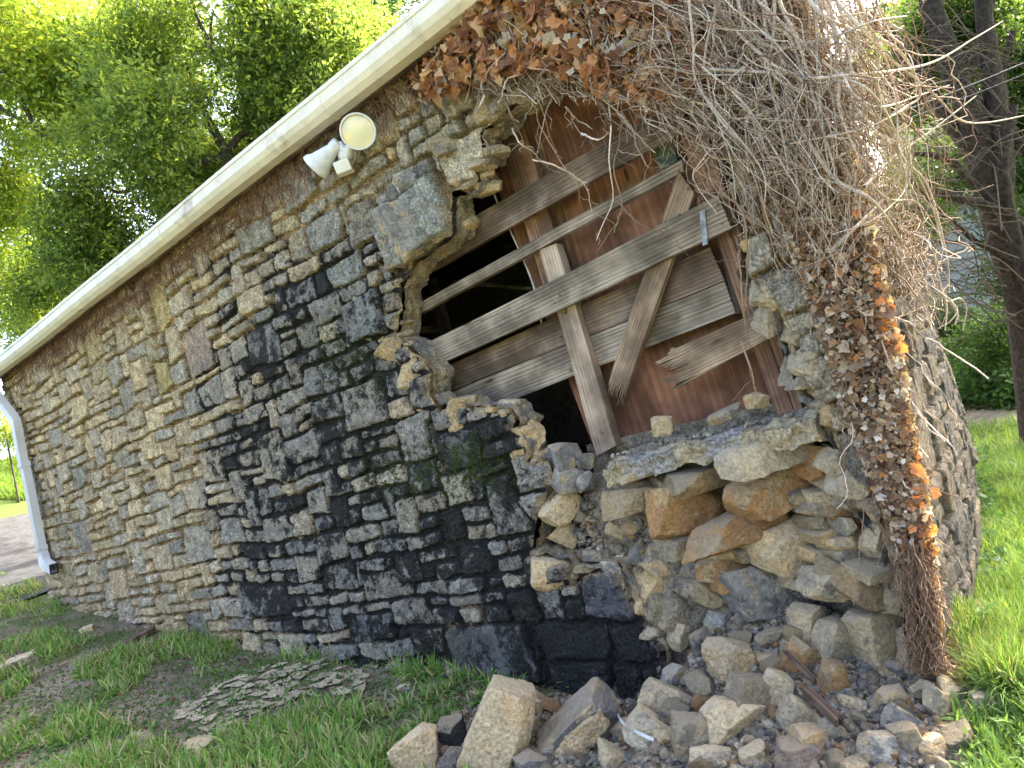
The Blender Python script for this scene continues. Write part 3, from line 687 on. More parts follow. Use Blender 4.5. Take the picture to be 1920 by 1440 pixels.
sweep_u('soffit', [(-.02,.09),(.088,.08),(.088,.10),(-.02,.11)], -8.7, .9, zb, M_DKWOOD, closed=True)
for a, b in ((-2.6, -1.72), (-1.58, -.62), (-.5, .5)):
    jz = rng.uniform(-.012, .012)
    sweep_u('wall_plate', [(.02,.015+jz),(.068,.015+jz),(.068,.085+jz),(.02,.085+jz)], a, b, zb, M_PINE, n=12, closed=True)
def rectsweep(name, pts, ax, w_, d_, mat, ribs=0, parent=BLD, label=None):
    """rectangular (ribbed) tube: ax = sideways direction"""
    pts = np.array(pts); n = len(pts); t = np.gradient(pts, axis=0); t /= np.linalg.norm(t, axis=1)[:, None]
    prof = []
    m_ = 4*ribs+1 if ribs else 2
    for i in range(m_):
        prof.append((-w_/2+w_*i/(m_-1), d_/2-(.006 if ribs and i % 4 in (2,) else 0)))
    prof += [(w_/2, -d_/2), (-w_/2, -d_/2)]
    prof = np.array(prof); k = len(prof); V = []
    for i in range(n):
        s = ax-t[i]*(ax@t[i]); s /= np.linalg.norm(s); o = np.cross(s, t[i]); 
        if o@N < 0: o = -o
        V.append(pts[i]+prof[:, :1]*s+prof[:, 1:]*o)
    V = np.concatenate(V); i = np.arange(k); j = (i+1) % k
    Fc = np.concatenate([np.stack([a*k+i, a*k+j, (a+1)*k+j, (a+1)*k+i], -1) for a in range(n-1)])
    o = mesh_np(name, V, Fc, mat, None, False)
    if label: o['label'] = label
    return keep(o, parent) if parent else o
dsp = [onw(x, y, .17) for x, y in ((-34,700),(-12,735))]+[onw(x, y, .12) for x, y in ((24,782),(31,800),(40,850),(52,900),(62,950),(74,1010),(80,1038))]+[onw(x, y, .15) for x, y in ((86,1056),(100,1066))]
dspS = spline(np.array(dsp), 60)
do = rectsweep('downspout', dspS, D, .12, .085, M_WHITE2, ribs=3, label='white ribbed metal downspout with a black open end')
for (x, y) in ((44,868),(76,1024)):
    p = onw(x, y, .12); q = onw(x+2, y+8, .12); o = rectsweep('band', [p, q], D, .145, .105, M_WHITE2)
    o.parent = do; o.location = (0, 0, 0)
M_BLACK = plain('black_outlet', (.008, .008, .009), .7)
o = rectsweep('outlet', [dspS[-1]-(dspS[-1]-dspS[-2])*.4, dspS[-1]+(dspS[-1]-dspS[-2])*.9], D, .118, .08, M_BLACK); o.parent = do; o.location = (0, 0, 0)
# ------------------------------------------------------------------ flood light
def lathe(name, prof, p, axis, mat, parent, k=36, smooth=True):
    prof = np.array(prof); ax = np.array(axis, float); ax /= np.linalg.norm(ax)
    a = np.cross(ax, [0.1, .2, 1]); a /= np.linalg.norm(a); b = np.cross(ax, a); an = np.arange(k)*2*math.pi/k
    V = (p+prof[:, 1][:, None, None]*ax+prof[:, 0][:, None, None]*(np.cos(an)[None, :, None]*a+np.sin(an)[None, :, None]*b)).reshape(-1, 3)
    i = np.arange(k); j = (i+1) % k
    Fc = np.concatenate([np.stack([q*k+i, q*k+j, (q+1)*k+j, (q+1)*k+i], -1) for q in range(len(prof)-1)])
    return keep(mesh_np(name, V, Fc, mat, None, smooth), parent)
M_LAMP = plain('cream_plastic', (.66, .63, .50), .45, 30, .06, .4, .1, .002, stain=((.40, .34, .22), .3))
M_LAMPW = plain('white_enamel', (.58, .58, .54), .4, 30, .1, .4, .1, .002, stain=((.34, .29, .21), .6))
def lens_mat():
    s = NT('lamp_lens'); g = s.coord('Object')
    w_ = s.noise(g, 9, 2); c = s.mix(s.ramp(w_, .4, .65), (.62, .58, .36), (.80, .62, .30))
    v = s.n('ShaderNodeTexVoronoi'); s.l(g, v.inputs[0]); v.inputs['Scale'].default_value = 160
    s.bsdf(c, .18, s.bump(v.outputs[0], .35, .003), .5, Coat_Weight=.5); return s.m
M_CABW = plain('grey_cable', (.30, .29, .26), .6)
def floodlight():
    b0 = onw(657, 292, .03); o = empty('floodlight', b0, 'cream twin-head security floodlight under the gutter, with a square motion sensor below', 'floodlight')
    vdir = lambda p: (CAM-p)/np.linalg.norm(CAM-p)
    base = lathe('base_plate', [(0,.0),(.078,.0),(.082,.01),(.082,.035),(.074,.046),(.0,.05)], onw(657, 292, .02), N, M_LAMP, o)
    hub = lathe('hub', [(0,0),(.052,.0),(.058,.02),(.052,.05),(.03,.062),(0,.064)], onw(654, 290, .07), N, M_LAMPW, o)
    def head(c, ax, n, full, rim=.105, L=.175):
        ax = np.array(ax); ax = ax/np.linalg.norm(ax); p = c-ax*L
        h = lathe('lamp_head', [(.0,-.012),(.036,-.01),(.042,.0),(.042,.045),(.040,.05),(rim*.80,L*.82),(rim*.97,L*.93),(rim,L),(rim*1.02,L+.012),(rim*.93,L+.012),(rim*.9,L-.004),(.035,.06)], p, ax, M_LAMPW, o, 48)
        l_ = lathe('lens', [(rim*.915,L-.004)]+[(rim*.9*(1-q/9), L-.004+.016*math.sin(q/9*1.5)+(.0035 if q % 2 else 0)) for q in range(1, 9)]+[(.0,L+.014)], p, ax, lens_mat(), o, 48)
        l_.parent = h; l_.location = (0, 0, 0); return p
    c1 = onw(671, 247, .27); a1 = vdir(c1)+.18*UP+.02*RT; p1 = head(c1, a1, 1, True)
    c2 = onw(594, 313, .20); s2 = onw(634, 268, .13); a2 = c2-s2; head(c2, a2, 2, False, .097, np.linalg.norm(a2)*.98)
    V, Fc = tubes_np([(spline(np.array([onw(654, 290, .10), onw(657, 276, .12), p1]), 14), .024)], 12); keep(mesh_np('arm', V, Fc, M_LAMPW, None, True), o)
    V, Fc = tubes_np([(spline(np.array([onw(650, 288, .10), onw(642, 278, .12), s2+.01*RT]), 14), .02)], 12); keep(mesh_np('arm', V, Fc, M_LAMPW, None, True), o)
    V, Fc = tubes_np([(spline(np.array([onw(662, 288, .05), onw(668, 268, .05), onw(652, 240, .06), onw(640, 225, .10)]), 20), .006)], 6); keep(mesh_np('cable', V, Fc, M_CABW, None, True), o)
    # sensor box, tilted with the picture
    def box(name, x, y, off, sx, sy, sz, mat, par=None, tl=0.0):
        p = onw(x, y, off); X = math.cos(R(tl))*RT+math.sin(R(tl))*UP; Y = math.cos(R(tl))*UP-math.sin(R(tl))*RT; Zz = np.cross(X, Y); n_ = Zz
        V = []
        for dz in (-1, 1):
            sh = 1 if dz < 0 else .94
            for a, b in ((-1,-1),(1,-1),(1,1),(-1,1)): V.append(p+X*a*sx/2*sh+Y*b*sy/2*sh+n_*dz*sz/2)
        q = mesh_np(name, np.array(V), np.array([[3,2,1,0],[4,5,6,7],[0,1,5,4],[1,2,6,5],[2,3,7,6],[3,0,4,7]]), mat)
        bv = q.modifiers.new('b', 'BEVEL'); bv.width = .004; bv.segments = 2
        if par is None: return keep(q, o)
        q.parent = par; q.location = -Vector(o.location); return q
    sb = box('sensor', 644, 314, .13, .108, .085, .07, M_LAMP, tl=22)
    q = box('hood', 642, 309, .172, .090, .034, .022, M_LAMP, sb, 22); q = box('sensor_window', 646, 319, .168, .070, .036, .012, plain('ivory', (.74, .70, .50), .3), sb, 22)
    box('bracket', 649, 302, .10, .04, .05, .05, M_LAMP, tl=22)
floodlight()
# ------------------------------------------------------------------ rocks
_ico = {}
def ico(n):
    if n not in _ico:
        bm = bmesh.new(); bmesh.ops.create_icosphere(bm, subdivisions=n, radius=1)
        _ico[n] = (np.array([v.co for v in bm.verts]), np.array([[v.index for v in f.verts] for f in bm.faces])); bm.free()
    return _ico[n]
def rockverts(seed, sub, dims, sharp=60, rough=.045, cuts=7, lump=0.0):
    rg = np.random.default_rng(seed); d, f = ico(sub); d = d/np.linalg.norm(d, axis=1)[:, None]
    pl = []; 
    for a in range(3):
        for s in (-1, 1):
            n_ = np.zeros(3); n_[a] = s; n_ += rg.normal(0, .16, 3); pl.append((n_/np.linalg.norm(n_), rg.uniform(.86, 1.0)))
    for _ in range(cuts):
        n_ = rg.normal(0, 1, 3); n_ /= np.linalg.norm(n_); pl.append((n_, rg.uniform(.84, 1.18)))
    q = np.stack([np.maximum(d@n_, 1e-3)/h for n_, h in pl], 1)
    r = 1/np.power((q**sharp).sum(1), 1/sharp)
    V = d*r[:, None]*np.array(dims)/2
    S = float(np.mean(dims)); p = V/S*3.0+seed*3.7
    ax_ = rg.normal(0, .3, 3)+np.array([0, 1, 0]); ax_ /= np.linalg.norm(ax_); st_ = (p@ax_)[:, None]*ax_*4.5+p*.8
    dn = f3(p*1.3, 4, seed, .55)*rough*1.0+(1-abs(f3(p*3.2, 3, seed+3)))*rough*.8+lump*f3(p*1.1, 2, seed+8)+rough*.7*(1-abs(f3(st_, 2, seed+6)))+rough*.3*f3(p*9, 2, seed+5)
    V = V+d*dn[:, None]*S*.6
    return V, f
def imgframe(ang, yaw=0.0, tip=0.0):
    a = R(ang); X = math.cos(a)*RT+math.sin(a)*UP; Y = math.cos(a)*UP-math.sin(a)*RT; Zc = np.cross(X, Y)
    c, s = math.cos(yaw), math.sin(yaw); X, Zc = X*c+Zc*s, Zc*c-X*s
    c, s = math.cos(tip), math.sin(tip); Y, Zc = Y*c+Zc*s, Zc*c-Y*s
    return X, Y, Zc
def put_rock(name, P, dims, fr, mat, seed, sub=5, parent=None, **kw):
    V, f = rockverts(seed, sub, dims, **kw)
    o = mesh_np(name, V, f, mat, None, False)
    X, Y, Zc = fr
    o.matrix_world = Matrix(((X[0], Y[0], Zc[0], P[0]), (X[1], Y[1], Zc[1], P[1]), (X[2], Y[2], Zc[2], P[2]), (0, 0, 0, 1)))
    if parent: o.parent = parent; o.matrix_parent_inverse = Matrix.Translation(-Vector(parent.location))
    return o
MATS = dict(g=M_GREY, b=M_BLUE, t=M_TAN, o=M_OCHRE, m=M_MORT, s=M_SAND, d=M_DARK, p=M_PURP)
def core_px(cx, cy): return 1000+cx/2.56, 750+cy/2.56
# stones still bedded in the broken core: (cx,cy,w,h,angle,mat,off) in a 2.56x crop
CORE = [(730,545,400,200,-4,'o',-.10),(1125,420,440,170,18,'o',-.10),(1000,615,470,130,20,'o',-.04),(1200,700,300,200,14,'t',-.12),(790,385,340,100,14,'t',-.05),
 (490,475,240,90,10,'t',-.06),(1110,255,480,120,16,'m',-.02),(1120,935,360,220,4,'b',-.16),(930,790,240,100,6,'o',-.12),(905,727,130,50,8,'t',-.06),
 (695,700,170,85,12,'m',-.08),(785,915,180,100,-20,'g',-.06),(905,868,120,95,5,'o',-.05),(1495,545,210,120,-28,'o',-.13),(1462,690,160,60,14,'t',-.07),
 (1370,655,105,70,8,'t',-.08),(1452,612,50,85,10,'g',-.05),(1340,518,140,55,6,'g',-.09),(1330,462,120,50,8,'t',-.1),(1350,590,130,65,6,'t',-.1),
 (1455,760,130,85,14,'g',-.08),(1350,755,120,62,-10,'t',-.08),(1370,890,140,140,-8,'g',.0),(1595,930,340,120,-18,'t',-.02),(1620,818,240,55,2,'m',.0),
 (1645,1125,300,230,-4,'g',-.04),(1335,310,110,150,-10,'o',-.12),(1230,470,90,60,20,'g',-.1),(620,790,200,70,14,'t',-.12),(1000,730,140,70,12,'g',-.1),
 (560,330,340,28,14,'t',-.10),(610,420,80,70,0,'m',-.1),(480,410,110,50,-12,'m',-.1),(1420,400,90,100,-50,'g',-.1),(1440,300,110,120,-30,'m',-.08),
 (1530,380,170,190,-35,'m',-.02),(450,570,160,130,0,'g',-.18),(760,830,90,80,0,'g',-.1),(1240,880,90,60,0,'m',-.1),(1600,700,150,140,-8,'m',-.14),(1080,840,200,80,0,'m',-.15)]
for i, (cx, cy, ww, hh, an, mt, off) in enumerate(CORE):
    x, y = core_px(cx, cy); P = onw(x, y, off-.03); t = proj(P)[2]; W_ = ww/2.56*t/F; H_ = hh/2.56*t/F; dp = .20
    put_rock('core_stone', P-N*.03, (W_*1.08, H_*1.12, dp), imgframe(an+1, -.30), MATS[mt], 100+i, 5 if ww*hh > 12000 else 4, BLD, rough=.05, cuts=6)
# slab of mortared masonry left as a sill under the opening
def sill():
    uu = np.arange(.02, 1.17, .0075); ww = np.concatenate([np.full(14, 0.02), np.linspace(.02, -.42, 50)])
    zt = np.concatenate([np.linspace(-.11, 0, 14), np.zeros(50)])
    U_, K_ = np.meshgrid(uu, np.arange(64)); w0 = ww[K_].ravel(); z0 = zt[K_].ravel(); u = U_.ravel()
    edge = .06*f2(u*5, z0*0, 3, 3)+.05*f2(u*14, z0*14, 4, 5, .6)
    w_ = w0+edge*(w0 > -.3)
    z = 1.245+.02*u+z0+.035*f2(u*8, w0*8, 5, 7, .6)+.03*(1-abs(f2(u*5, w0*6, 3, 9)))-.03*sst(w0, -.05, .03)*(z0 == 0)+.01*f2(u*30, w0*30, 2, 11)
    k = sst(f2(u*4, w0*5, 3, 21), .1, .25)[:, None]; c = np.array([.46, .39, .26])*(1-k)+np.array([.36, .35, .32])*k
    keep(mesh_np('sill_slab', W3(u, w_, z), gridfaces(len(uu), 64)[:, ::-1], M_EDGE, None, True, {'col': c}), BLD)
sill()
# stones on the broken edges (px,py,w,h,angle,mat,off,seed)
EDGE = [(790,425,148,100,22,'b',.0),(868,335,64,40,-18,'t',.0),(880,300,40,44,30,'t',.0),(850,262,110,44,28,'g',.03),(785,330,100,36,30,'b',.05),(768,500,58,36,10,'t',-.02),(735,545,30,96,-6,'g',.0),(700,582,80,108,6,'b',-.05),
 (735,634,60,14,10,'t',.0),(752,660,84,54,-28,'s',.0),(782,705,66,64,-20,'s',.01),(806,755,46,44,-20,'t',-.02),(868,780,76,50,8,'s',.0),(952,778,44,30,20,'s',.0),(905,775,40,26,0,'s',-.03),(985,830,36,74,-30,'s',.0),(1010,880,50,66,-20,'s',-.02),(1016,930,40,70,5,'s',-.03),
 (1030,1077,84,60,4,'t',.05),(1150,1090,26,70,15,'b',.04),(1215,1110,60,90,-20,'s',-.05),(1235,1140,60,60,0,'m',-.04),(1258,1150,60,60,0,'m',-.03),(1222,1180,44,90,-10,'m',-.02),(1270,1195,40,46,0,'m',.0),
 (920,205,72,52,20,'t',.02),(1000,165,100,50,24,'t',.0),(860,205,70,40,10,'g',.02),
 (1441,600,50,60,-20,'m',.0),(1456,545,90,80,-20,'m',-.01),(1506,620,56,70,-26,'m',.02),(1521,680,70,74,-20,'m',.03),(1491,690,30,60,-20,'g',-.06),(1570,870,60,50,-14,'m',.03),(1540,800,80,50,-14,'m',-.02),(1560,770,60,60,-20,'s',.02),(1600,930,60,60,-20,'m',-.02),(1640,1010,40,70,-14,'m',.0),(1416,350,30,70,-18,'m',-.02),(1426,420,40,80,-18,'m',-.02),(1670,1110,26,90,-10,'m',.02),(1705,1230,30,110,-8,'m',.03),
 (1064,902,72,46,8,'b',.0),(1050,952,56,76,-35,'t',.0),(1092,905,34,30,30,'b',-.02)]
for i, (x, y, ww, hh, an, mt, off) in enumerate(EDGE):
    P = onw(x, y, off-.05); t = proj(P)[2]
    put_rock('edge_stone', P-N*.02, (ww*t/F*.98, hh*t/F*.98, max(.10, .8*min(ww, hh)*t/F)), imgframe(an, -.35), MATS[mt], 300+i, 5 if ww*hh > 2500 else 4, BLD, rough=.085, cuts=8)
re_ = np.random.default_rng(64)
for lst, n_, mm in ((OPEN_L[3:-1], 30, 'tsgsmt'), (OPEN_R[6:19], 20, 'mgmsg')):
    q_ = resample(uvp(lst), .05); q_ = q_[re_.integers(0, len(q_), n_)]
    for i, (a_, b_) in enumerate(q_):
        S = re_.uniform(.035, .10)
        put_rock('edge_stone', W3(a_+re_.normal(0, .012)+(.045 if n_ == 20 else 0), re_.uniform(-.17, -.03), b_+re_.normal(0, .012)), (S*1.7, S*.6, S*1.2), imgframe(re_.normal(12, 14), re_.normal(0, .5)), MATS[mm[re_.integers(len(mm))]], 1300+i+n_, 4, BLD, rough=.08, cuts=9)
# ---- loose stones: each one a thing.  (px,py,w,h,angle,mat,label)
LOOSE = [
 (937,1366,104,176,-28,'t','long tan slab tilted upright at the left front of the rubble, mossy on one side'),
 (1088,1360,150,84,40,'b','largest blue-grey block in front of the dark wall foot, crusted with yellow mortar'),
 (782,1408,74,84,20,'t','pale tan stone at the bottom, leftmost of the large rubble in the grass'),
 (850,1374,60,52,20,'d','black-grey stone just left of the long tilted slab'),
 (1000,1432,60,36,0,'b','pale blue-grey stone between the tilted slab and the mortared blue block at the lower edge'),
 (1373,1236,82,66,8,'t','squared tan and ochre block lying level in the middle of the rubble slope'),
 (1498,1228,60,50,-30,'o','bright ochre wedge stone right of the squared tan block'),
 (1562,1270,40,62,-10,'o','upright orange-brown stone lower right of the ochre wedge'),
 (1511,1168,50,76,-10,'t','tall tan slab leaning below the dark blue core stone'),
 (1562,1196,66,80,-16,'m','mortar-caked tan stone leaning right of the tall tan slab'),
 (1264,1272,44,56,-14,'b','blue and white stone beside the dark wall foot, above the tan mortar block'),
 (1258,1222,46,42,8,'t','angular tan stone nearest the end of the dark wall foot'),
 (1313,1206,36,54,10,'b','dark blue-grey stone between two tan stones on the slope'),
 (1340,1162,34,46,-20,'b','blue-grey shard leaning left of the pale blue stone'),
 (1360,1150,34,40,-12,'b','pale blue angular stone at the top of the rubble slope'),
 (1390,1165,28,34,10,'g','small grey block right of the pale blue angular stone'),
 (1396,1122,34,26,-10,'t','small tan stone in front of the dark blue core stone'),
 (1289,1176,52,38,14,'m','mortar lump at the left of the slope under the core'),
 (1449,1190,62,22,12,'m','flat pale slab stacked left of the ochre wedge'),
 (1446,1232,50,14,6,'t','thin pale stone under the flat pale slab'),
 (1397,1306,80,92,-20,'m','large rough grey mortar block left of centre in the lower rubble'),
 (1452,1290,56,66,-20,'m','pinkish mortar clump beside the large rough grey block'),
 (1490,1336,72,58,-30,'m','pale curled mortar slab above the dark hollow'),
 (1247,1320,92,76,-22,'m','broad tan mortar boulder below the blue and white stone'),
 (1220,1372,92,66,-24,'g','brownish grey boulder at the lower rubble, left of the tall grey one'),
 (1292,1378,66,90,6,'g','tall rounded grey stone standing in the lower rubble'),
 (1358,1345,84,72,-14,'t','tan-faced boulder with mauve crust right of the tall grey stone'),
 (1178,1366,58,40,30,'m','pale stone resting against the right side of the mortared blue block'),
 (1510,1386,68,58,-10,'t','rounded tan boulder at the bottom beside the purplish one'),
 (1492,1414,86,56,10,'p','purplish boulder at the bottom edge'),
 (1640,1400,68,56,-8,'b','square dark blue-grey block at the bottom right'),
 (1679,1350,44,54,-20,'b','light blue stone upper left of the grey-green wedge'),
 (1696,1384,54,60,20,'g','grey-green wedge stone near the bottom right corner of the heap'),
 (1668,1307,56,36,8,'t','small tan pyramid stone right of the slope'),
 (1604,1318,42,20,-16,'b','flat blue-grey chip in the gravel below the orange-brown stone'),
 (1780,1300,50,46,-10,'g','sunlit pale grey stone at the right edge of the heap'),
 (1755,1318,40,66,40,'g','long slaty stone leaning at the right edge of the heap'),
 (1735,1296,50,40,-20,'g','grey stone in front of the ivy root'),
 (1660,1245,64,22,-6,'b','flat blue slate under the big corner core stone'),
 (1848,1318,66,40,-12,'g','pale flat stone half buried in grass at far right'),
 (1062,853,54,52,14,'b','blue-grey block perched on the broken wall beside the dark hole'),
 (1098,870,34,28,0,'b','small blue-grey stone next to the perched block'),
 (1240,795,40,34,10,'t','yellowish stone sitting on the sill under the plywood'),
 (1416,748,42,30,14,'t','pale stone on the sill near the right post'),
 (1356,778,58,20,26,'b','flat slate lying on the sill beside the pale stone'),
 (1430,800,1,1,0,'g',None),
 (1118,1045,52,22,8,'b','pale blue flat chip on the dirt left of the slope'),
 (1065,1012,40,42,-30,'t','tan stone wedged at the left of the loose dirt'),
 (1155,1000,40,26,-30,'t','oval grey pebble stone beside a brown oval one'),
 (1182,998,30,36,-40,'t','brown oval stone above the dirt slope'),
 (1180,1005,1,1,0,'g',None),
 (1196,1045,26,52,-24,'b','blue-grey shard standing on the dirt slope'),
 (1228,1054,38,56,-16,'g','grey slab standing right of the blue shard'),
 (1297,1075,38,30,-24,'b','blue-grey wedge below the mortar-faced core stone'),
 (856,1262,36,22,0,'b','pale flat stone lying in the grass by the black wall foot'),
 (758,1290,24,14,10,'b','small pale chip in the grass left of the flat stone'),
 (990,1322,44,54,-30,'t','greenish tan stone behind the long tilted slab'),
 (1330,1420,70,40,0,'g','flat grey stone at the bottom edge under the tall grey one'),
 (1410,1415,52,40,20,'g','dark grey stone at the bottom edge left of the purplish boulder'),
 (1150,1420,60,40,-20,'g','grey stone at the bottom edge under the brownish boulder'),
 (1600,1436,60,30,0,'b','light stone at the bottom edge below the square blue block'),
 (1560,1370,50,34,-30,'g','grey stone beside the charred stick'),
 (1745,1400,50,44,14,'t','sunlit buff stone at the bottom right'),
 (560,1262,1,1,0,'g',None)]
def loose(i, x, y, ww, hh, an, mt, label, lift=.25):
    P = ong(x, y+hh*.25)[0][0]; onsill = (y < 870 and x > 1000)
    if onsill: P = onw(x, y+hh*.3, -.10 if x > 1120 else -.12)
    elif y < 1110:                       # lying against the core, above the heap
        Pw = onw(x, y, -.12)
        if proj(Pw)[2] < proj(P)[2]: P = Pw
    t = proj(P)[2]; W_, H_ = ww*t/F, hh*t/F; dp = float(np.clip(.75*math.sqrt(W_*H_), .03, .3))
    P = P+UP*(H_*.22)+(-FWD)*dp*.15
    put_rock('rubble_stone', P, (W_*1.04, H_*1.06, dp), imgframe(an, float(np.random.default_rng(i).normal(0, .3))), MATS[mt], 500+i, 5 if ww*hh > 1500 else 4, rough=.045, cuts=(5 if ww*hh > 6000 else 10))
    o = bpy.context.scene.collection.objects[-1]
    return tag(o, label, 'stone')
k_ = 0
for a in LOOSE:
    if a[6]: loose(k_, *a)
    k_ += 1
# small rubble, copies of a few dozen shapes
PROTO = []
for i, mt in enumerate('ggbbttmmgotmpb'):
    for j in range(2):
        V, f = rockverts(800+i*3+j, 4, (1, .45+.5*rng.random(), .55+.3*rng.random()), rough=.06, cuts=11)
        me = mesh_np('rubble_stone', V, f, MATS[mt], link=False).data; PROTO.append((me, mt))
KIND = dict(g='grey', b='blue-grey', t='tan', m='mortar-caked', o='ochre', p='purplish')
def in_heap(x, y): return inpoly(np.array([x]), np.array([y]), [(1010,980),(1060,930),(1200,960),(1300,1040),(1440,1080),(1560,1040),(1690,1200),(1790,1240),(1900,1300),(1890,1460),(720,1460),(760,1400),(900,1330),(1000,1330),(1180,1290),(1250,1290),(1200,1150),(1080,1050)])[0]
cnt = 0; tries = 0; USEDL = set()
import re
HEADS = []
_hd = [(re.split(r' (at|in|of|with|beside|left|right|below|leaning|between|near|resting|from|wedged|standing|next|half|behind|above|under|stacked|on|just|caked|crusted|lying|nearest) ', a[6])[0], a[0], a[1]) for a in LOOSE if a[6]]
_cn = [h[0] for h in _hd]
HEADS = [h for h in _hd if _cn.count(h[0]) == 1 and len(h[0].split()) > 2 and len(h[0].split()) < 8]
rs = np.random.default_rng(99); placed = []
CX_, CY_ = rs.uniform(720, 1900, 5000), rs.uniform(930, 1455, 5000); CP_ = ong(CX_, CY_)[0]
while cnt < 225 and tries < 5000:
    x = CX_[tries]; y = CY_[tries]; tries += 1
    if not in_heap(x, y): continue
    s = rs.choice([14, 18, 22, 28, 36, 46], p=[.2, .22, .22, .18, .12, .06])
    if any((x-a)**2+(y-b)**2 < (s*.42+c*.42)**2 for a, b, c in placed): continue
    P = CP_[tries-1]
    if y < 1110:
        Pw = onw(x, y, -.12 if x < 1230 else -.2)
        if proj(Pw)[2] < proj(P)[2]: P = Pw
    t = proj(P)[2]; S = s*t/F*1.25; placed.append((x, y, s))
    me, mt = PROTO[rs.integers(len(PROTO))]
    o = bpy.data.objects.new('rubble_stone', me); COL.objects.link(o)
    o.location = P+Z*S*.18; o.rotation_euler = tuple(rs.uniform(-math.pi, math.pi, 3)*np.array([.35, .35, 1])+np.array([rs.choice([0, 1.2]), 0, 0])); o.scale = (S, S, S)
    best = sorted(((x-h_[1])**2+(y-h_[2])**2, h_) for h_ in HEADS)[:4]; lb = None
    for _, (hd, hx, hy) in best:
        dx, dy = x-hx, y-hy; pos = ('right of' if dx > 0 else 'left of') if abs(dx) > abs(dy) else ('below' if dy > 0 else 'above')
        lb = '%s %s stone piece %s the %s' % ({14: 'tiny', 18: 'small', 22: 'palm-sized', 28: 'fist-sized', 36: 'hand-sized', 46: 'brick-sized'}[int(s)], KIND[mt], pos, hd)
        if lb not in USEDL: break
    USEDL.add(lb); tag(o, lb, 'stone', 'small broken stones of the rubble heap'); cnt += 1
def gravel():
    n = 21000; x = rs.uniform(600, 1960, n*3); y = rs.uniform(930, 1600, n*3)
    ok = inpoly(x, y, [(1010,960),(1060,930),(1200,960),(1300,1040),(1440,1080),(1560,1040),(1690,1200),(1790,1240),(1920,1320),(1960,1640),(600,1640),(760,1380),(900,1310),(1250,1290),(1200,1150),(1080,1050)])
    x = x[ok][:n]; y = y[ok][:n]; P, t = ong(x, y)
    Pw = onw(x, y, rs.uniform(-.15, -.09, len(x))-.08*(x > 1230)); sel = (y < 1120) & (proj(Pw)[2] < proj(P)[2]); P = np.where(sel[:, None], Pw, P)
    V, f = rockverts(5, 1, (1, .6, .42), rough=.1, cuts=7)
    f_ = frames(rs.normal(0, .5, (len(P), 3))+Z, rs.uniform(0, 6.3, len(P)))
    S = np.exp(rs.normal(math.log(.018), .68, len(P))); S = np.clip(S, .005, .08)
    VV, FF = scatter(V, f, P+Z*.004, f_, S)
    pal = np.array([(.30,.27,.22),(.24,.235,.22),(.38,.31,.21),(.14,.13,.12),(.42,.37,.28),(.33,.20,.10)])[rs.choice(6, len(P), p=[.28,.2,.2,.12,.15,.05])]*rs.uniform(.6, 1.2, (len(P), 1))
    tag(mesh_np('gravel', VV, FF, M_EDGE, attrs={'col': pal.repeat(len(V), 0)}), 'loose stone chips and mortar crumbs filling the gaps of the rubble', 'gravel', kind='stuff')
    # crumbs on the sill
    m_ = 260; u = rs.uniform(.05, 1.1, m_); w_ = rs.uniform(-.33, -.06, m_)
    VV, FF = scatter(V, f, W3(u, w_, 1.285+.02*u), frames(rs.normal(0, .4, (m_, 3))+Z, rs.uniform(0, 6, m_)), np.exp(rs.normal(math.log(.022), .45, m_)))
    tag(mesh_np('crumbs', VV, FF, M_EDGE, attrs={'col': (np.array([[.42,.38,.30]])*rs.uniform(.6, 1.2, (m_, 1))).repeat(len(V), 0)}), 'mortar crumbs scattered along the sill of the hole', 'crumbs', kind='stuff')
gravel()
# ------------------------------------------------------------------ dead ivy and vines
IVY = empty('dead_ivy', W3(1.3, .1, .1), 'thick dead ivy with brown and orange leaves over the hole top and down the corner', 'ivy')
M_VINE = attr_mat('vine_bark', .8, 200, .002, .4)
M_DLEAF = leaf_mat('dry_leaf', .30, .5)
# zone of the ivy in picture terms: band on the corner + drape over the top
IVY_Z = [(770,130),(840,60),(900,-60),(1480,-120),(1600,310),(1650,490),(1690,660),(1712,800),(1738,940),(1756,1080),(1772,1250),(1730,1260),(1705,1120),(1665,980),(1625,890),(1590,800),(1560,700),(1525,610),(1490,520),(1455,430),(1425,350),(1390,280),(1330,210),(1180,190),(1080,140),(1000,130),(930,150),(850,170),(800,190)]
def ivy_pts(n, poly, rg, wmin=.02, wmax=.12):
    xs = np.array([p[0] for p in poly]); ys = np.array([p[1] for p in poly])
    x = rg.uniform(xs.min(), xs.max(), n*4); y = rg.uniform(ys.min(), ys.max(), n*4); ok = inpoly(x, y, poly); x = x[ok][:n]; y = y[ok][:n]
    return x, y, onw(x, y, rg.uniform(wmin, wmax, len(x)))
LEAF = np.array([(0,0,.0),(.10,-.30,.06),(.40,-.30,.10),(.44,-.02,.03),(.58,.20,.14),(.34,.42,.04),(.04,.74,-.10),(-.30,.44,.04),(-.56,.22,.14),(-.42,-.02,.03),(-.38,-.32,.10),(-.10,-.28,.06)])
LEAFF = np.array([[0,i,i+1] for i in range(1, 11)]+[[0,11,1]])
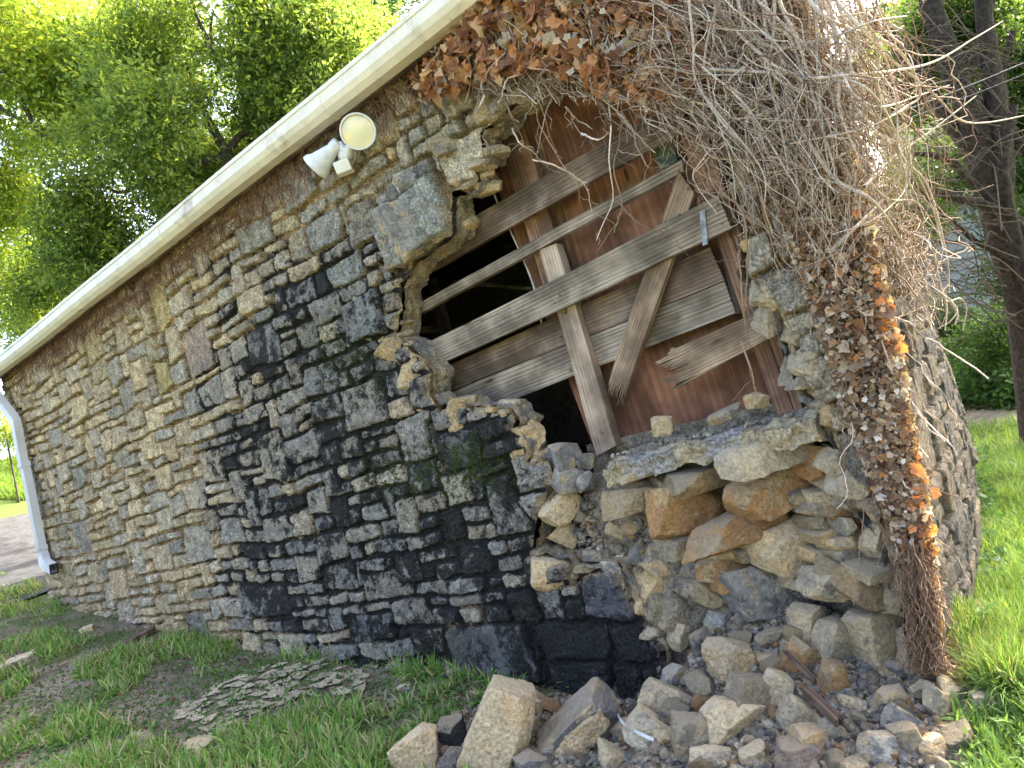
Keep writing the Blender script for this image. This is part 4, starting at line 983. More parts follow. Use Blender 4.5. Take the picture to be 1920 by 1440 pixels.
def ivy_leaves(name, x, y, P, rg, size, cols, pr, label=None, par=IVY, curl=.5):
    n = len(P); nd = N[None]*.9+rg.normal(0, .55, (n, 3)); 
    fr = frames(nd, rg.uniform(0, 6.3, n))
    V = LEAF.copy(); VV = []; S = np.exp(rg.normal(math.log(size), .35, n))
    sc_ = np.stack([S*rg.uniform(.6, 1.1, n), S, S*rg.uniform(.3, 3.2, n)], 1)
    v, f = scatter(V, LEAFF, P, fr, sc_)
    c = np.array(cols)[rg.choice(len(cols), n, p=pr)]*rg.uniform(.65, 1.25, (n, 1))
    o = mesh_np(name, v, f, M_DLEAF, attrs={'col': c.repeat(len(V), 0)}); o['kind'] = 'stuff'
    if label: o['label'] = label
    return keep(o, par)
rv = np.random.default_rng(42)
BR = [(.42,.20,.085),(.30,.13,.06),(.52,.34,.19),(.20,.09,.05),(.44,.38,.30)]
TOPZ = [(770,140),(860,50),(880,-60),(1300,-100),(1330,60),(1300,190),(1180,190),(1080,150),(1000,130),(930,150),(860,170),(800,190)]
x, y, P = ivy_pts(2300, TOPZ, rv, .03, .20); ivy_leaves('leaves', x, y, P, rv, .050, BR, [.33,.22,.22,.15,.08], 'brown curled ivy leaves over the top of the hole')
BAND = [(1330,60),(1480,-120),(1610,310),(1655,490),(1692,660),(1716,800),(1742,940),(1758,1080),(1772,1250),(1725,1270),(1705,1120),(1665,980),(1625,890),(1590,800),(1560,700),(1530,610),(1500,520),(1470,430),(1440,340),(1390,250),(1320,190)]
x, y, P = ivy_pts(12000, BAND, rv, .03, .15); ivy_leaves('leaves', x, y, P, rv, .020, [(.28,.19,.12),(.18,.11,.07),(.46,.36,.25),(.36,.19,.09),(.55,.50,.43)], [.28,.24,.24,.12,.12], 'small dry brown leaves down the corner')
# orange leaves along the corner
n = 210; yy = 350+840*rv.random(n)**1.0; yy = yy[f2(yy/38, yy*0, 2, 5) > -.15]; n = len(yy); xx = np.interp(yy, [350,490,660,800,940,1080,1200], [1603,1640,1682,1706,1732,1748,1760])+rv.normal(-4, 9, n)
P = onw(xx, yy, rv.uniform(.06, .17, n)); ivy_leaves('leaves', xx, yy, P, rv, .030, [(.62,.25,.08),(.50,.18,.06),(.58,.38,.20),(.35,.19,.10)], [.25,.2,.3,.25], 'bright orange leaves along the corner')
def mat_vine_cols(n, rg, grey=.5):
    a = np.array([(.37,.285,.21),(.24,.165,.11),(.50,.43,.36),(.16,.10,.07)]); return a[rg.choice(4, n, p=[.35,.25*(1.5-grey),1-.35-.25*(1.5-grey)-.15,.15])]*rg.uniform(.75, 1.2, (n, 1))
def strands(name, paths, cols, par, kind=None, label=None, k=4):
    V, Fc = tubes_np(paths, k); c = np.concatenate([np.tile(cc, (len(p[0])*k, 1)) for p, cc in zip(paths, cols)])
    o = mesh_np(name, V, Fc, M_VINE, None, True, {'col': c})
    if kind: o['kind'] = kind
    if label: o['label'] = label
    return keep(o, par)
def wander(p0, p1, off0, off1, amp, n, rg, sag=0.0, drift=0.0):
    t = np.linspace(0, 1, n); x = p0[0]+(p1[0]-p0[0])*t; y = p0[1]+(p1[1]-p0[1])*t
    f = rg.uniform(2.0, 5.0); s1 = rg.uniform(0, 99)
    x = x+amp*(f2(t*f+s1, t*0+s1, 3, 3))*np.minimum(1, t*4); y = y+amp*.6*(f2(t*f+s1, t*0-s1, 3, 4))*np.minimum(1, t*4)
    x = x+drift*np.sin(t*math.pi); y = y+sag*np.sin(t*math.pi)
    off = off0+(off1-off0)*t+.04*f2(t*4+s1, t*0, 2, 7)
    return onw(x, y, off)
# creeping stems, pressed to the wall in the band and the drape
paths = []; cols = []
for i in range(750):
    if rv.random() < .45:
        k = rv.integers(len(BAND)); x, y, _ = ivy_pts(1, BAND, rv) if False else (rv.uniform(1330, 1750), rv.uniform(0, 1230), 0)
        if not inpoly(np.array([x]), np.array([y]), BAND)[0]: continue
        L_ = rv.uniform(60, 260); an = rv.normal(.30, .35); q = (x+L_*math.sin(an), y+L_*math.cos(an))
        paths.append((wander((x, y), q, rv.uniform(.05, .14), rv.uniform(.06, .16), 26, 14, rv), rv.uniform(.0012, .0034))); 
    else:
        x = rv.uniform(880, 1480); y = rv.uniform(-80, 150); L_ = rv.uniform(60, 240); an = rv.normal(.35, .45)
        q = (x+L_*math.sin(an), y+L_*math.cos(an))
        if q[0] < 1200 and q[1] > 190: q = (q[0], 190)
        paths.append((wander((x, y), q, rv.uniform(.05, .18), rv.uniform(.06, .2), 30, 14, rv), rv.uniform(.0015, .004)))
cols = mat_vine_cols(len(paths), rv); strands('creeping_stems', paths, cols, IVY, 'stuff', 'mat of thin grey and brown ivy stems')
# hanging stems that can be counted over the hole (px polylines)
HANG = [[(875,-20),(878,110),(885,160),(893,190)],[(1010,-20),(1030,60),(1062,110),(1050,150),(1028,200),(1012,262),(1005,300)],
 [(1015,-30),(1040,60),(1120,110),(1200,150),(1260,190),(1330,240)],[(895,125),(940,160),(1000,195),(1010,230),(1050,300),(1082,345),(1088,380)],
 [(975,155),(1010,190),(1030,250),(1045,290)],[(960,240),(975,268),(1000,285),(1020,310)],[(945,175),(958,215),(970,240),(985,275)],
 [(1095,-30),(1108,60),(1128,140),(1140,180),(1145,230),(1142,300),(1150,370),(1130,420),(1118,450)],[(1110,-30),(1145,90),(1165,180),(1163,260),(1150,320),(1168,390),(1140,440),(1120,470)],
 [(1165,210),(1180,235),(1200,260)],[(1120,190),(1130,230)],[(1090,250),(1120,262),(1140,250)],[(1000,300),(1040,310),(1095,345),(1110,400)],
 [(1150,370),(1200,420),(1260,440)],[(1200,-30),(1215,80),(1235,150),(1250,260)],[(1180,60),(1230,200),(1245,245),(1300,290)],
 [(1290,190),(1340,260),(1300,330),(1345,400)],[(1240,230),(1290,250),(1330,300),(1320,350)],[(1320,280),(1340,350),(1390,390),(1420,440)],
 [(1230,180),(1260,240),(1310,260)],[(1370,360),(1398,420),(1400,520),(1396,600)],[(1385,470),(1392,560),(1400,640)],[(1390,640),(1410,700),(1418,750)],
 [(1060,200),(1075,220),(1062,240)],[(905,255),(915,275),(925,310)],[(1305,220),(1330,290),(1400,300),(1465,310),(1560,305),(1600,280)],
 [(1326,240),(1400,280),(1440,430),(1470,505),(1520,490),(1545,470)],[(1385,240),(1430,380),(1465,480),(1510,520),(1530,560)]]
for h_ in HANG:
    pts = spline(np.array([onw(px, py, .10+.06*math.sin(i*1.7)) for i, (px, py) in enumerate(h_)]), 30)
    pts = pts+.004*np.stack([f2(np.arange(30)*.6+h_[0][0], np.zeros(30), 2, 3+j) for j in range(3)], 1)
    rr = np.linspace(.0055, .0022, 30); V, Fc = tubes_np([(pts, rr)], 6)
    keep(mesh_np('stem', V, Fc, M_VINE, None, True, {'col': np.tile(mat_vine_cols(1, rv, .2)[0]*1.15, (len(V), 1))}), IVY)
# short twigs sprouting
paths = []
for h_ in HANG:
    for _ in range(4):
        i = rv.integers(len(h_)-1); f = rv.random(); x = h_[i][0]*(1-f)+h_[i+1][0]*f; y = h_[i][1]*(1-f)+h_[i+1][1]*f
        paths.append((wander((x, y), (x+rv.normal(8, 24), y+rv.uniform(8, 50)), .11, .13, 10, 8, rv), .0016))
strands('twigs', paths, mat_vine_cols(len(paths), rv, .3), IVY, 'stuff')
# big airy tangle of bittersweet vine hanging off the corner
TAN = empty('dead_vine_tangle', W3(1.55, -.1, 2.2), 'grey leafless vine tangle arching from the top of the corner out to the right', 'vine')
paths = []
for i in range(400):
    x0 = rv.uniform(1180, 1640); y0 = rv.uniform(-140, 220); e = rv.random()
    x1 = np.clip(rv.normal(1540+.35*(x0-1400), 90), 1330, 1765); y1 = rv.uniform(180, 560)*(1 if x1 > 1500 else .8)
    if x1 > 1640: y1 = rv.uniform(280, 600)
    o0, o1 = rv.uniform(.05, .35), rv.uniform(.10, .45)
    if x1 > 1620: o1 = rv.uniform(-1.1, .2); o0 = rv.uniform(-.7, .2)
    paths.append((wander((x0, y0), (x1, y1), o0, o1, rv.uniform(50, 150), 26, rv, sag=-rv.uniform(-30, 90), drift=rv.uniform(-70, 110)), np.linspace(rv.uniform(.0018, .0040), .0009, 26)))
for i in range(230):      # criss-crossing side shoots
    x0 = rv.uniform(1200, 1620); y0 = rv.uniform(-40, 330); an = rv.uniform(-1.6, 1.9); L_ = rv.uniform(50, 230)
    if x0 < 1330 and y0 > 170: continue
    x1 = x0+L_*math.sin(an); y1 = y0+L_*math.cos(an)*.8; o_ = rv.uniform(.05, .42)
    paths.append((wander((x0, y0), (x1, y1), o_, o_+rv.normal(0, .06), 80, 16, rv), np.linspace(.0018, .0009, 16)))
strands('vine_mass', paths, mat_vine_cols(len(paths), rv, .4), TAN, 'stuff', 'mass of thin grey twining stems')
paths = []
for i in range(420):
    x0 = rv.uniform(1430, 1740); y0 = rv.uniform(-60, 480); L_ = rv.uniform(40, 190); an = rv.normal(.15, .9)
    if x0 > 1560+ (480-y0)*.0+180*min(1, y0/450): continue
    paths.append((wander((x0, y0), (x0+L_*math.sin(an), min(620, y0+L_*math.cos(an))), rv.uniform(-1.0, .3), rv.uniform(-1.0, .3), 60, 14, rv), .0017))
strands('twigs', paths, mat_vine_cols(len(paths), rv, .3), TAN, 'stuff')
paths = []
for i in range(330):     # drooping beard at the outer end
    x0 = rv.uniform(1600, 1760); y0 = rv.uniform(250, 500); L_ = rv.uniform(50, 160)
    if y0 < 250+(x0-1600)*1.2: continue
    paths.append((wander((x0, y0), (x0+rv.normal(10, 25), min(y0+L_, 625-abs(x0-1720)*.5)), rv.uniform(-1.2, .1), rv.uniform(-1.2, .1), 50, 12, rv), .0016))
strands('twigs', paths, mat_vine_cols(len(paths), rv, .4), TAN, 'stuff')
ARC = [[(1310,120),(1400,200),(1480,330),(1500,360)],[(1380,-20),(1400,60),(1460,90),(1560,70),(1640,40),(1700,30)],[(1550,-20),(1620,60),(1660,110),(1690,210),(1706,280),(1700,350),(1640,410),(1560,440)],
 [(1600,-20),(1650,90),(1720,150),(1760,185),(1800,225),(1850,230),(1930,215)],[(1380,60),(1480,140),(1600,140),(1740,120),(1830,70),(1880,40)],[(1420,0),(1560,130),(1640,180),(1700,290),(1745,380),(1770,470)],
 [(1330,130),(1470,138),(1560,150),(1640,200),(1720,180),(1780,160)],[(1500,-20),(1560,40),(1680,90),(1725,170),(1700,200),(1620,240),(1480,270)],[(1640,150),(1690,290),(1740,350),(1775,480),(1780,550)],
 [(1490,220),(1560,330),(1640,380),(1700,470),(1740,540),(1755,560)],[(1750,470),(1770,560),(1800,560),(1812,580),(1805,620)],[(1770,550),(1775,580),(1772,620)],[(1780,560),(1795,590),(1790,610)],
 [(1600,300),(1660,370),(1720,380),(1760,440)],[(1450,-20),(1500,90),(1530,200),(1560,300),(1565,330)],[(1360,-20),(1330,60),(1320,130),(1330,140),(1410,140)],[(1620,350),(1670,300),(1740,250),(1830,180)],
 [(1560,470),(1600,430),(1650,380),(1690,330)]]
for q in range(26):
    x0 = rv.uniform(1240, 1560); y0 = -60; x1 = x0+rv.uniform(20, 190); y1 = rv.uniform(180, 430); m1 = (x0*.6+x1*.4+rv.normal(0, 20), y0*.5+y1*.5)
    ARC.append([(x0, y0), (x0*.8+x1*.2+rv.normal(0, 12), y1*.2), m1, (x1-10, y1*.8), (x1, y1)])
    for _ in range(2): ARC.append([m1, (m1[0]+rv.uniform(-40, 70), m1[1]+rv.uniform(30, 70)), (m1[0]+rv.uniform(-70, 130), m1[1]+rv.uniform(80, 170))])
for j, h_ in enumerate(ARC):
    oo = (.32 if j < 18 else rv.uniform(.08, .36)); ol = [oo if x < 1650 else oo-.27-(x-1650)*.0035 for x, _ in h_]
    pts = spline(np.array([onw(px, py, o) for (px, py), o in zip(h_, ol)]), 40)
    V, Fc = tubes_np([(pts, np.linspace(.0075, .0028, 40)*rv.uniform(.7, 1.15))], 6)
    keep(mesh_np('stem', V, Fc, M_VINE, None, True, {'col': np.tile(np.array([.46, .40, .34])*rv.uniform(.7, 1.15), (len(V), 1))}), TAN)
# root hair stubble under the gutter
paths = []
for i in range(1500):
    u = -8.0+8.0*rv.random()**.8; z = rv.uniform(3.62, 3.84); L_ = rv.uniform(.06, .32)*rv.random()**.5; t = np.linspace(0, 1, 7); an = rv.normal(.1, .5)
    uu = u+L_*math.sin(an)*t+.015*f2(t*5+i, t*0, 2, 2); zz = z-L_*math.cos(an)*t
    paths.append((W3(uu, .045+.03*np.sin(t*3)+rv.uniform(0, .03), zz), np.linspace(.0035, .0014, 7)*rv.uniform(.6, 1.2)))
STB = empty('dead_rootlets', W3(-4, .05, 3.7), 'brown dead climbing rootlets clinging to the stones just under the gutter', 'roots')
strands('rootlets', paths, np.array([[.17,.085,.05]])*rv.uniform(.6, 1.5, (len(paths), 1)), STB, 'stuff')
# tangle of roots at the foot of the corner
paths = []
for i in range(900):
    y0 = rv.uniform(1010, 1240); x0 = np.interp(y0, [1000,1240], [1712,1742])+rv.normal(0, 13); L_ = rv.uniform(40, 130)
    paths.append((wander((x0, y0), (x0+rv.normal(8, 15), min(y0+L_, 1256)), rv.uniform(.05, .22), rv.uniform(.08, .26), 18, 10, rv), rv.uniform(.0008, .0024)))
strands('root_tangle', paths, np.array([[.21,.135,.09]])*rv.uniform(.5, 1.6, (len(paths), 1)), IVY, 'stuff', 'brown fibrous roots at the foot of the corner')
# ------------------------------------------------------------------ trees
M_LEAFG = leaf_mat('green_leaf', .58, .35); M_BARK = attr_mat('bark', .95, 22, .06, 1.0)
TL = np.array([(0,0,0),(.22,.42,.05),(0,1,-.04),(-.22,.42,.05)]); TLF = np.array([[0,1,2],[0,2,3]])
def crown(name, blobs_, n_spray, per, leaf, rg, cols, par, label=None, droop=.35, clump=.55):
    """blobs_: (centre, radii) ; sprays spread in clumps through the blobs"""
    w_ = np.array([b[1][0]*b[1][1]*b[1][2] for b in blobs_])**.67; w_ /= w_.sum()
    bi = rg.choice(len(blobs_), n_spray, p=w_); C = np.array([b[0] for b in blobs_])[bi]; Rr = np.array([b[1] for b in blobs_])[bi]
    d = rg.normal(0, 1, (n_spray*2, 3)); d /= np.linalg.norm(d, axis=1)[:, None]; r = rg.random((n_spray*2, 1))**.5*rg.uniform(.85, 1.3, (n_spray*2, 1))
    C = np.repeat(C, 2, 0); Rr = np.repeat(Rr, 2, 0)
    P = C+d*r*Rr; k = f3(P*clump*1.6, 3, 7)+.5*f3(P*clump*4.5, 2, 9); th = np.quantile(k, .52); ok = k > th; P = P[ok][:n_spray]; d = d[ok][:n_spray]
    n = len(P); ax = d*.7+rg.normal(0, .6, (n, 3)); ax[:, 2] -= droop; ax /= np.linalg.norm(ax, axis=1)[:, None]
    tone = np.array(cols)[rg.choice(len(cols), n)]*(1+.25*f3(P*.8, 2, 3))[:, None]
    Pos = []; Dr = []; Cc = []
    for j in range(per):
        s = (j+.5)/per; side = rg.normal(0, .75, (n, 3)); Pos.append(P+ax*s*leaf*4.2+side*leaf*.35); Dr.append(ax*.6+side); Cc.append(tone*rg.uniform(.8, 1.2, (n, 1)))
    Pos = np.concatenate(Pos); Dr = np.concatenate(Dr); Cc = np.concatenate(Cc)
    y_ = Dr/np.linalg.norm(Dr, axis=1)[:, None]; up = np.tile(Z, (len(y_), 1))+rg.normal(0, .45, (len(y_), 3)); x_ = np.cross(y_, up); x_ /= np.linalg.norm(x_, axis=1)[:, None]+1e-9; z_ = np.cross(x_, y_)
    S = leaf*rg.uniform(.6, 1.25, len(Pos))
    V, Fc = scatter(TL, TLF, Pos, np.stack([x_, y_, z_], -1), S)
    o = mesh_np(name, V, Fc, M_LEAFG, None, True, {'col': Cc.repeat(4, 0)})
    if label: o['label'] = label
    return keep(o, par)
def pxblob(x, y, t, rx, ry=None, rz=None):
    r = rx*t/F; ry_ = (ry or rx)*t/F; return (at(x, y, t), (r, max(r, ry_)*.9, ry_))
def limbs(name, L_, par, col=(.10,.085,.07)):
    """L_: list of (px,py,t) polylines with radii in m (start,end)"""
    paths = []
    for pts, r0, r1 in L_:
        q = spline(np.array([at(*p) for p in pts]), 26); q = q+.04*r0/.1*np.stack([f2(np.arange(26)*.35+r0*99, np.zeros(26)+j, 2, j) for j in range(3)], 1)*.6
        paths.append((q, np.linspace(r0, r1, 26)*(1+.12*f2(np.arange(26)*.8, np.zeros(26)+r0*50, 2, 5))))
    V, Fc = tubes_np(paths, 10); return keep(mesh_np(name, V, Fc, M_BARK, None, True, {'col': np.tile(col, (len(V), 1))}), par)
GR = [(.13,.20,.05),(.17,.24,.06),(.085,.15,.045),(.22,.28,.08)]
GY = [(.27,.33,.05),(.20,.29,.045),(.14,.23,.04),(.34,.38,.07)]
rt = np.random.default_rng(17)
def ground_at(x, y, t):
    p = at(x, y, t); return np.array([p[0], p[1], float(gz(p[0], p[1]))])
g0 = ground_at(-160, 900, 15)
T1 = empty('broadleaf_tree', g0, 'tall yellow-green tree at the far left above the low end of the gutter', 'tree')
crown('crown', [pxblob(x, y, t, r) for x, y, t, r in ((70,300,14.5,110),(0,350,14.5,100),(110,400,15,80),(60,40,14,120),(130,170,14,110),(30,230,14,90),(160,20,15,100),(60,330,15,80),(110,110,13.4,90),(-60,120,14,140),(20,420,15,100),(30,560,15,90),(-60,480,15,120),(70,480,15.5,60))], 11000, 9, .105, rt, GY, T1)
def trunk_to(ground, x, y, t, r0, r1, name, par, extra=()):
    q = spline(np.array([ground-Z*.3, (ground+at(x, y, t))/2+np.array([.15, .1, 0]), at(x, y, t)]), 24); paths = [(q, np.linspace(r0, r1, 24))]
    for pts, a, b in extra:
        e = spline(np.array([at(*p) for p in pts]), 20); paths.append((e, np.linspace(a, b, 20)))
    V, Fc = tubes_np(paths, 10); keep(mesh_np(name, V, Fc, M_BARK, None, True, {'col': np.tile((.10,.08,.065), (len(V), 1))}), par)
trunk_to(g0, -70, 60, 14, .22, .12, 'trunk', T1, [(((-75,40,13.4),(-20,110,13.3),(30,175,13.3),(80,262,13.3)), .09, .035), (((30,175,13.3),(60,190,13.3),(110,255,13.4)), .04, .02), (((-20,190,13.3),(40,225,13.3),(95,250,13.3)), .05, .02), (((80,262,13.3),(95,240,13.3),(112,205,13.3)), .035, .015), (((30,175,13.3),(55,110,13.3),(90,60,13.3)), .04, .015)])
g1 = ground_at(430, 760, 13.5)
T2 = empty('broadleaf_tree', g1, 'big green tree whose crown spreads over the middle of the roof line', 'tree')
crown('crown', [pxblob(x, y, t, r) for x, y, t, r in ((330,80,12.5,130),(450,60,13,110),(560,90,13,120),(300,250,12.5,120),(430,220,12.5,120),(550,210,13,90),(200,330,13,110),(330,400,13,100),(180,470,13,100),(100,520,13.5,70),(640,110,13.5,80),(230,120,13.5,90),(60,620,13.5,60),(260,540,14,80),(420,330,14,110),(680,60,14,60))], 19000, 9, .105, rt, GR+GR+GY[:1], T2)
trunk_to(g1, 425, 290, 13, .24, .13, 'trunk', T2, [(((425,290,13),(405,250,13),(380,200,13),(350,120,13)), .10, .03), (((425,290,13),(450,255,13),(500,230,13),(540,170,13)), .08, .03), (((400,95,12.2),(380,55,12.2),(365,20,12.2),(360,-20,12.2)), .035, .02), (((400,95,12.2),(395,60,12.2),(400,20,12.3)), .03, .015), (((425,290,13),(300,330,12.8),(230,360,12.8),(200,350,12.8)), .06, .02)])
g2 = ground_at(700, 760, 17)
T3 = empty('broadleaf_tree', g2, 'small bluish green treetop in the gap just left of the gutter at the top', 'tree')
crown('crown', [pxblob(x, y, t, r) for x, y, t, r in ((720,20,17,80),(780,-20,17,70),(660,60,17,70),(720,-80,17,90))], 2600, 9, .085, rt, [(.05,.11,.04),(.07,.14,.045)], T3)
trunk_to(g2, 720, 30, 17, .15, .06, 'trunk', T3)
g3 = ground_at(300, 760, 22)
T4 = empty('broadleaf_tree', g3, 'darker distant tree filling the gaps low behind the gutter', 'tree')
crown('crown', [pxblob(x, y, t, r) for x, y, t, r in ((250,200,21,130),(120,620,21,80),(380,420,21,120),(500,330,21,100),(180,560,21,80),(480,140,21,130))], 9000, 8, .11, rt, [(.05,.09,.02),(.07,.12,.025)], T4)
trunk_to(g3, 300, 330, 21, .2, .08, 'trunk', T4)
# right hand trees
g5 = ground_at(1935, 640, 7.5)
T5 = empty('dark_barked_tree', g5, 'dark leaning multi-stemmed tree behind the vine tangle on the right', 'tree')
limbs('trunk', [(((1960,900,7.6),(1935,640,7.5),(1890,470,7.5),(1850,330,7.5),(1815,200,7.5),(1775,90,7.5),(1735,-40,7.5),(1690,-200,7.5),(1640,-420,7.6)), .20, .07),
 (((1880,430,7.5),(1878,320,7.4),(1868,200,7.4),(1850,90,7.4),(1842,-40,7.4),(1850,-220,7.3),(1880,-420,7.2)), .13, .05), (((1850,330,7.5),(1790,240,7.6),(1720,130,7.6),(1660,60,7.6),(1610,20,7.6)), .085, .05),
 (((1960,520,7.2),(1930,440,7.2),(1850,370,7.2),(1780,300,7.2),(1700,290,7.2)), .07, .02), (((1940,440,7.0),(1860,390,7.0),(1750,360,7.0),(1740,345,7.0)), .05, .03),
 (((1960,330,7.6),(1900,250,7.6),(1880,150,7.6),(1900,60,7.6)), .05, .03), (((1990,640,7.0),(1930,520,7.0),(1900,420,7.0),(1880,330,7.0),(1900,200,7.0)), .09, .04), (((1975,600,7.2),(1900,500,7.2),(1800,430,7.2),(1700,330,7.2)), .04, .015), (((1840,330,8),(1810,180,8),(1850,40,8),(1870,-40,8)), .06, .04)], T5, (.06,.05,.045))
fine = []
for i in range(230):
    a = rt.uniform(0, 1); x0 = 1760+170*a+rt.normal(0, 20); y0 = rt.uniform(60, 620); an = rt.normal(-1.3, .5); L_ = rt.uniform(60, 230); t0 = rt.uniform(6.4, 7.6)
    p = np.array([(x0, y0), (x0+L_*.5*math.sin(an), y0-L_*.4*math.cos(an)-rt.uniform(0, 30)), (x0+L_*math.sin(an), y0-L_*.6*math.cos(an)+rt.uniform(0, 60))])
    fine.append((spline(np.array([at(q[0], q[1], t0) for q in p]), 12), np.linspace(.007, .002, 12)*rt.uniform(.4, 1.4)))
strands('twigs', fine, np.array([[.10,.082,.07]])*rt.uniform(.5, 1.5, (len(fine), 1)), T5, 'stuff')
crown('crown', [pxblob(x, y, t, r) for x, y, t, r in ((1720,420,10,60),(1790,330,9.5,70),(1860,400,9,60),(1870,300,9.5,70),(1930,500,8.5,60),(1900,60,8.5,80),(1760,60,9,70),(1690,170,9,50),(1915,430,7.8,40),(1900,540,7.8,40),(1900,250,9,60),(1760,-60,9,120),(1880,-80,9,120),(1740,340,8.5,40),(1960,200,8.5,90))], 8000, 8, .075, rt, [(.06,.11,.03),(.045,.09,.03),(.09,.15,.035),(.03,.06,.02)], T5)
crown('crown', [pxblob(x, y, t, r) for x, y, t, r in ((1690,-330,7.8,160),(1880,-380,7.5,170),(1780,-480,7.6,180),(2050,-150,8,150),(2080,100,8,110))], 3500, 8, .085, rt, GR, T5)
g6 = ground_at(1700, 680, 13)
T6 = empty('sunlit_tree', g6, 'bright yellow-green foliage seen through the tangle at the top right', 'tree')
crown('crown', [pxblob(x, y, t, r) for x, y, t, r in ((1630,260,12,60),(1600,170,12.5,45),(1660,360,12,50),(1720,60,13,90),(1700,190,12.5,55),(1800,130,13,80),(1740,230,12.5,45),(1900,40,13,100),(1850,-60,13,140),(1930,160,13,70))], 6500, 8, .085, rt, GY, T6)
trunk_to(g6, 1720, 200, 13, .12, .05, 'trunk', T6)
# tree out of frame on the right that dapples the side wall
g7 = W3(6.2, -1.2, 0)
T7 = empty('broadleaf_tree', g7, 'tree just beyond the right edge whose leaves dapple the side wall', 'tree')
crown('crown', [(W3(6.4, -1.8, 5.4), (1.6, 1.3, 1.0)), (W3(6.0, -3.6, 5.2), (1.9, 1.6, 1.2)), (W3(5.0, -.9, 5.0), (1.3, 1.1, .8))], 4200, 8, .09, rt, GR, T7)
q = spline(np.array([g7-Z*.2, W3(6.1, -1.3, 2.4), W3(5.9, -1.6, 4.6)]), 20); V, Fc = tubes_np([(q, np.linspace(.16, .08, 20))], 10); keep(mesh_np('trunk', V, Fc, M_BARK, None, True, {'col': np.tile((.1,.08,.07), (len(V), 1))}), T7)
# shrubs low behind the wall on the right and left
def shrub(x, y, t, r, n, cols, label, nm='shrub', leaf=.06):
    g = ground_at(x, y+r*.6, t); e = empty(nm, g, label, 'shrub'); crown('foliage', [pxblob(x, y, t, r, r*.8), pxblob(x+r*.7, y+r*.2, t, r*.7), pxblob(x-r*.6, y+r*.25, t, r*.6)], n, 7, leaf, rt, cols, e, droop=0, clump=1.4)
    V, Fc = tubes_np([(np.array([g-Z*.1, (g+at(x, y, t))/2, at(x, y, t)]), .02)], 6); keep(mesh_np('stem', V, Fc, M_BARK, None, True, {'col': np.tile((.1,.08,.07), (len(V), 1))}), e)
shrub(1760, 610, 10.5, 46, 700, [(.04,.085,.03),(.06,.11,.035)], 'dark green shrub against the foot of the blue-grey siding')
shrub(1870, 640, 9.5, 60, 1100, [(.05,.11,.03),(.08,.15,.04)], 'leafy shrub at the right edge below the leaning trunk')
shrub(1690, 600, 12.5, 26, 300, [(.03,.06,.02),(.05,.09,.03)], 'dark shrub right behind the side wall')
shrub(1915, 330, 8.2, 40, 500, [(.04,.10,.03),(.06,.13,.04)], 'hanging green foliage at the right edge beside the clapboard', leaf=.07)
shrub(8, 800, 14, 34, 500, GY, 'bright bush beyond the downspout at the left edge')
# ------------------------------------------------------------------ neighbour house
HS = empty('neighbor_house', ground_at(1800, 640, 13.5), 'blue-grey sided house behind the trees, in shade on the right', 'house')
M_SIDE = plain('blue_grey_siding', (.12, .14, .16), .6, 2.5, .12, .3, .2, .004); M_SIDE2 = plain('pale_siding', (.42, .45, .42), .6, 2.5, .1, .3, .2, .004)
hdir = np.array([.985, .17, 0]); hn = np.array([.17, -.985, 0])
hp = at(1790, 560, 13.5)
def clap(name, x0, x1, z0, z1, pitch, mat, off=0.0, label=None):
    zs_ = []; V = []; Fc = []
    k = 0; z = z0
    while z < z1:
        a, b = z, min(z+pitch, z1)
        for (q, zz, o) in ((x0, a, .028), (x1, a, .028), (x1, b, 0.0), (x0, b, 0.0)): V.append(hp+hdir*q+hn*(o+off)+Z*(zz-hp[2]))
        Fc.append([k, k+1, k+2, k+3]); V += [hp+hdir*x0+hn*off+Z*(a-hp[2]), hp+hdir*x1+hn*off+Z*(a-hp[2])]; Fc.append([k+4, k+5, k+1, k]); k += 6; z += pitch
    o = mesh_np(name, np.array(V), np.array(Fc), mat)
    if label: o['label'] = label
    return keep(o, HS)
clap('wall', -1.9, .95, .3, 3.55, .19, M_SIDE, label='blue-grey horizontal siding')
clap('wall', .1, 5, 3.9, 8.0, .17, M_SIDE2, off=-.8, label='pale siding of the upper wall')
clap('wall', 1.5, 5, .3, 3.9, .19, M_SIDE, off=-1.2)
def hbox(name, x0, x1, z0, z1, o0, o1, mat):
    V = np.array([hp+hdir*x+hn*o+Z*(z-hp[2]) for z in (z0, z1) for x, o in ((x0, o0), (x1, o0), (x1, o1), (x0, o1))])
    keep(mesh_np(name, V, np.array([[0,1,2,3],[7,6,5,4],[0,4,5,1],[1,5,6,2],[2,6,7,3],[3,7,4,0]]), mat), HS)
M_TRIM = plain('cream_trim', (.62, .58, .45), .6, 4, .1)
hbox('corner_board', .95, 1.09, .3, 3.55, -.05, .04, M_SIDE)
hbox('eave', -.7, .75, 3.56, 3.84, -.3, .32, M_TRIM)
hbox('roof', -2.2, 1.3, 3.85, 3.95, -2.5, .4, M_SHING)
hbox('side_wall', .98, 1.07, .3, 3.55, -1.3, -.06, M_DKWOOD)
# utility cables
def cable(p0, p1, t0, t1, r, sag, label):
    a, b = at(*p0, t0), at(*p1, t1); s = np.linspace(0, 1, 40)[:, None]; q = a*(1-s)+b*s; q[:, 2] -= sag*4*(s*(1-s))[:, 0]
    V, Fc = tubes_np([(q, r)], 6); tag(mesh_np('utility_cable', V, Fc, M_CBL, None, True), label, 'cable')
M_CBL = plain('cable_black', (.02, .02, .022), .5)
cable((1560,250), (2050,62), 9, 4.5, .009, .05, 'thicker upper black utility cable crossing the trees at the right')
cable((1560,262), (2050,84), 9, 4.5, .006, .06, 'thinner lower black utility cable just under the thick one')
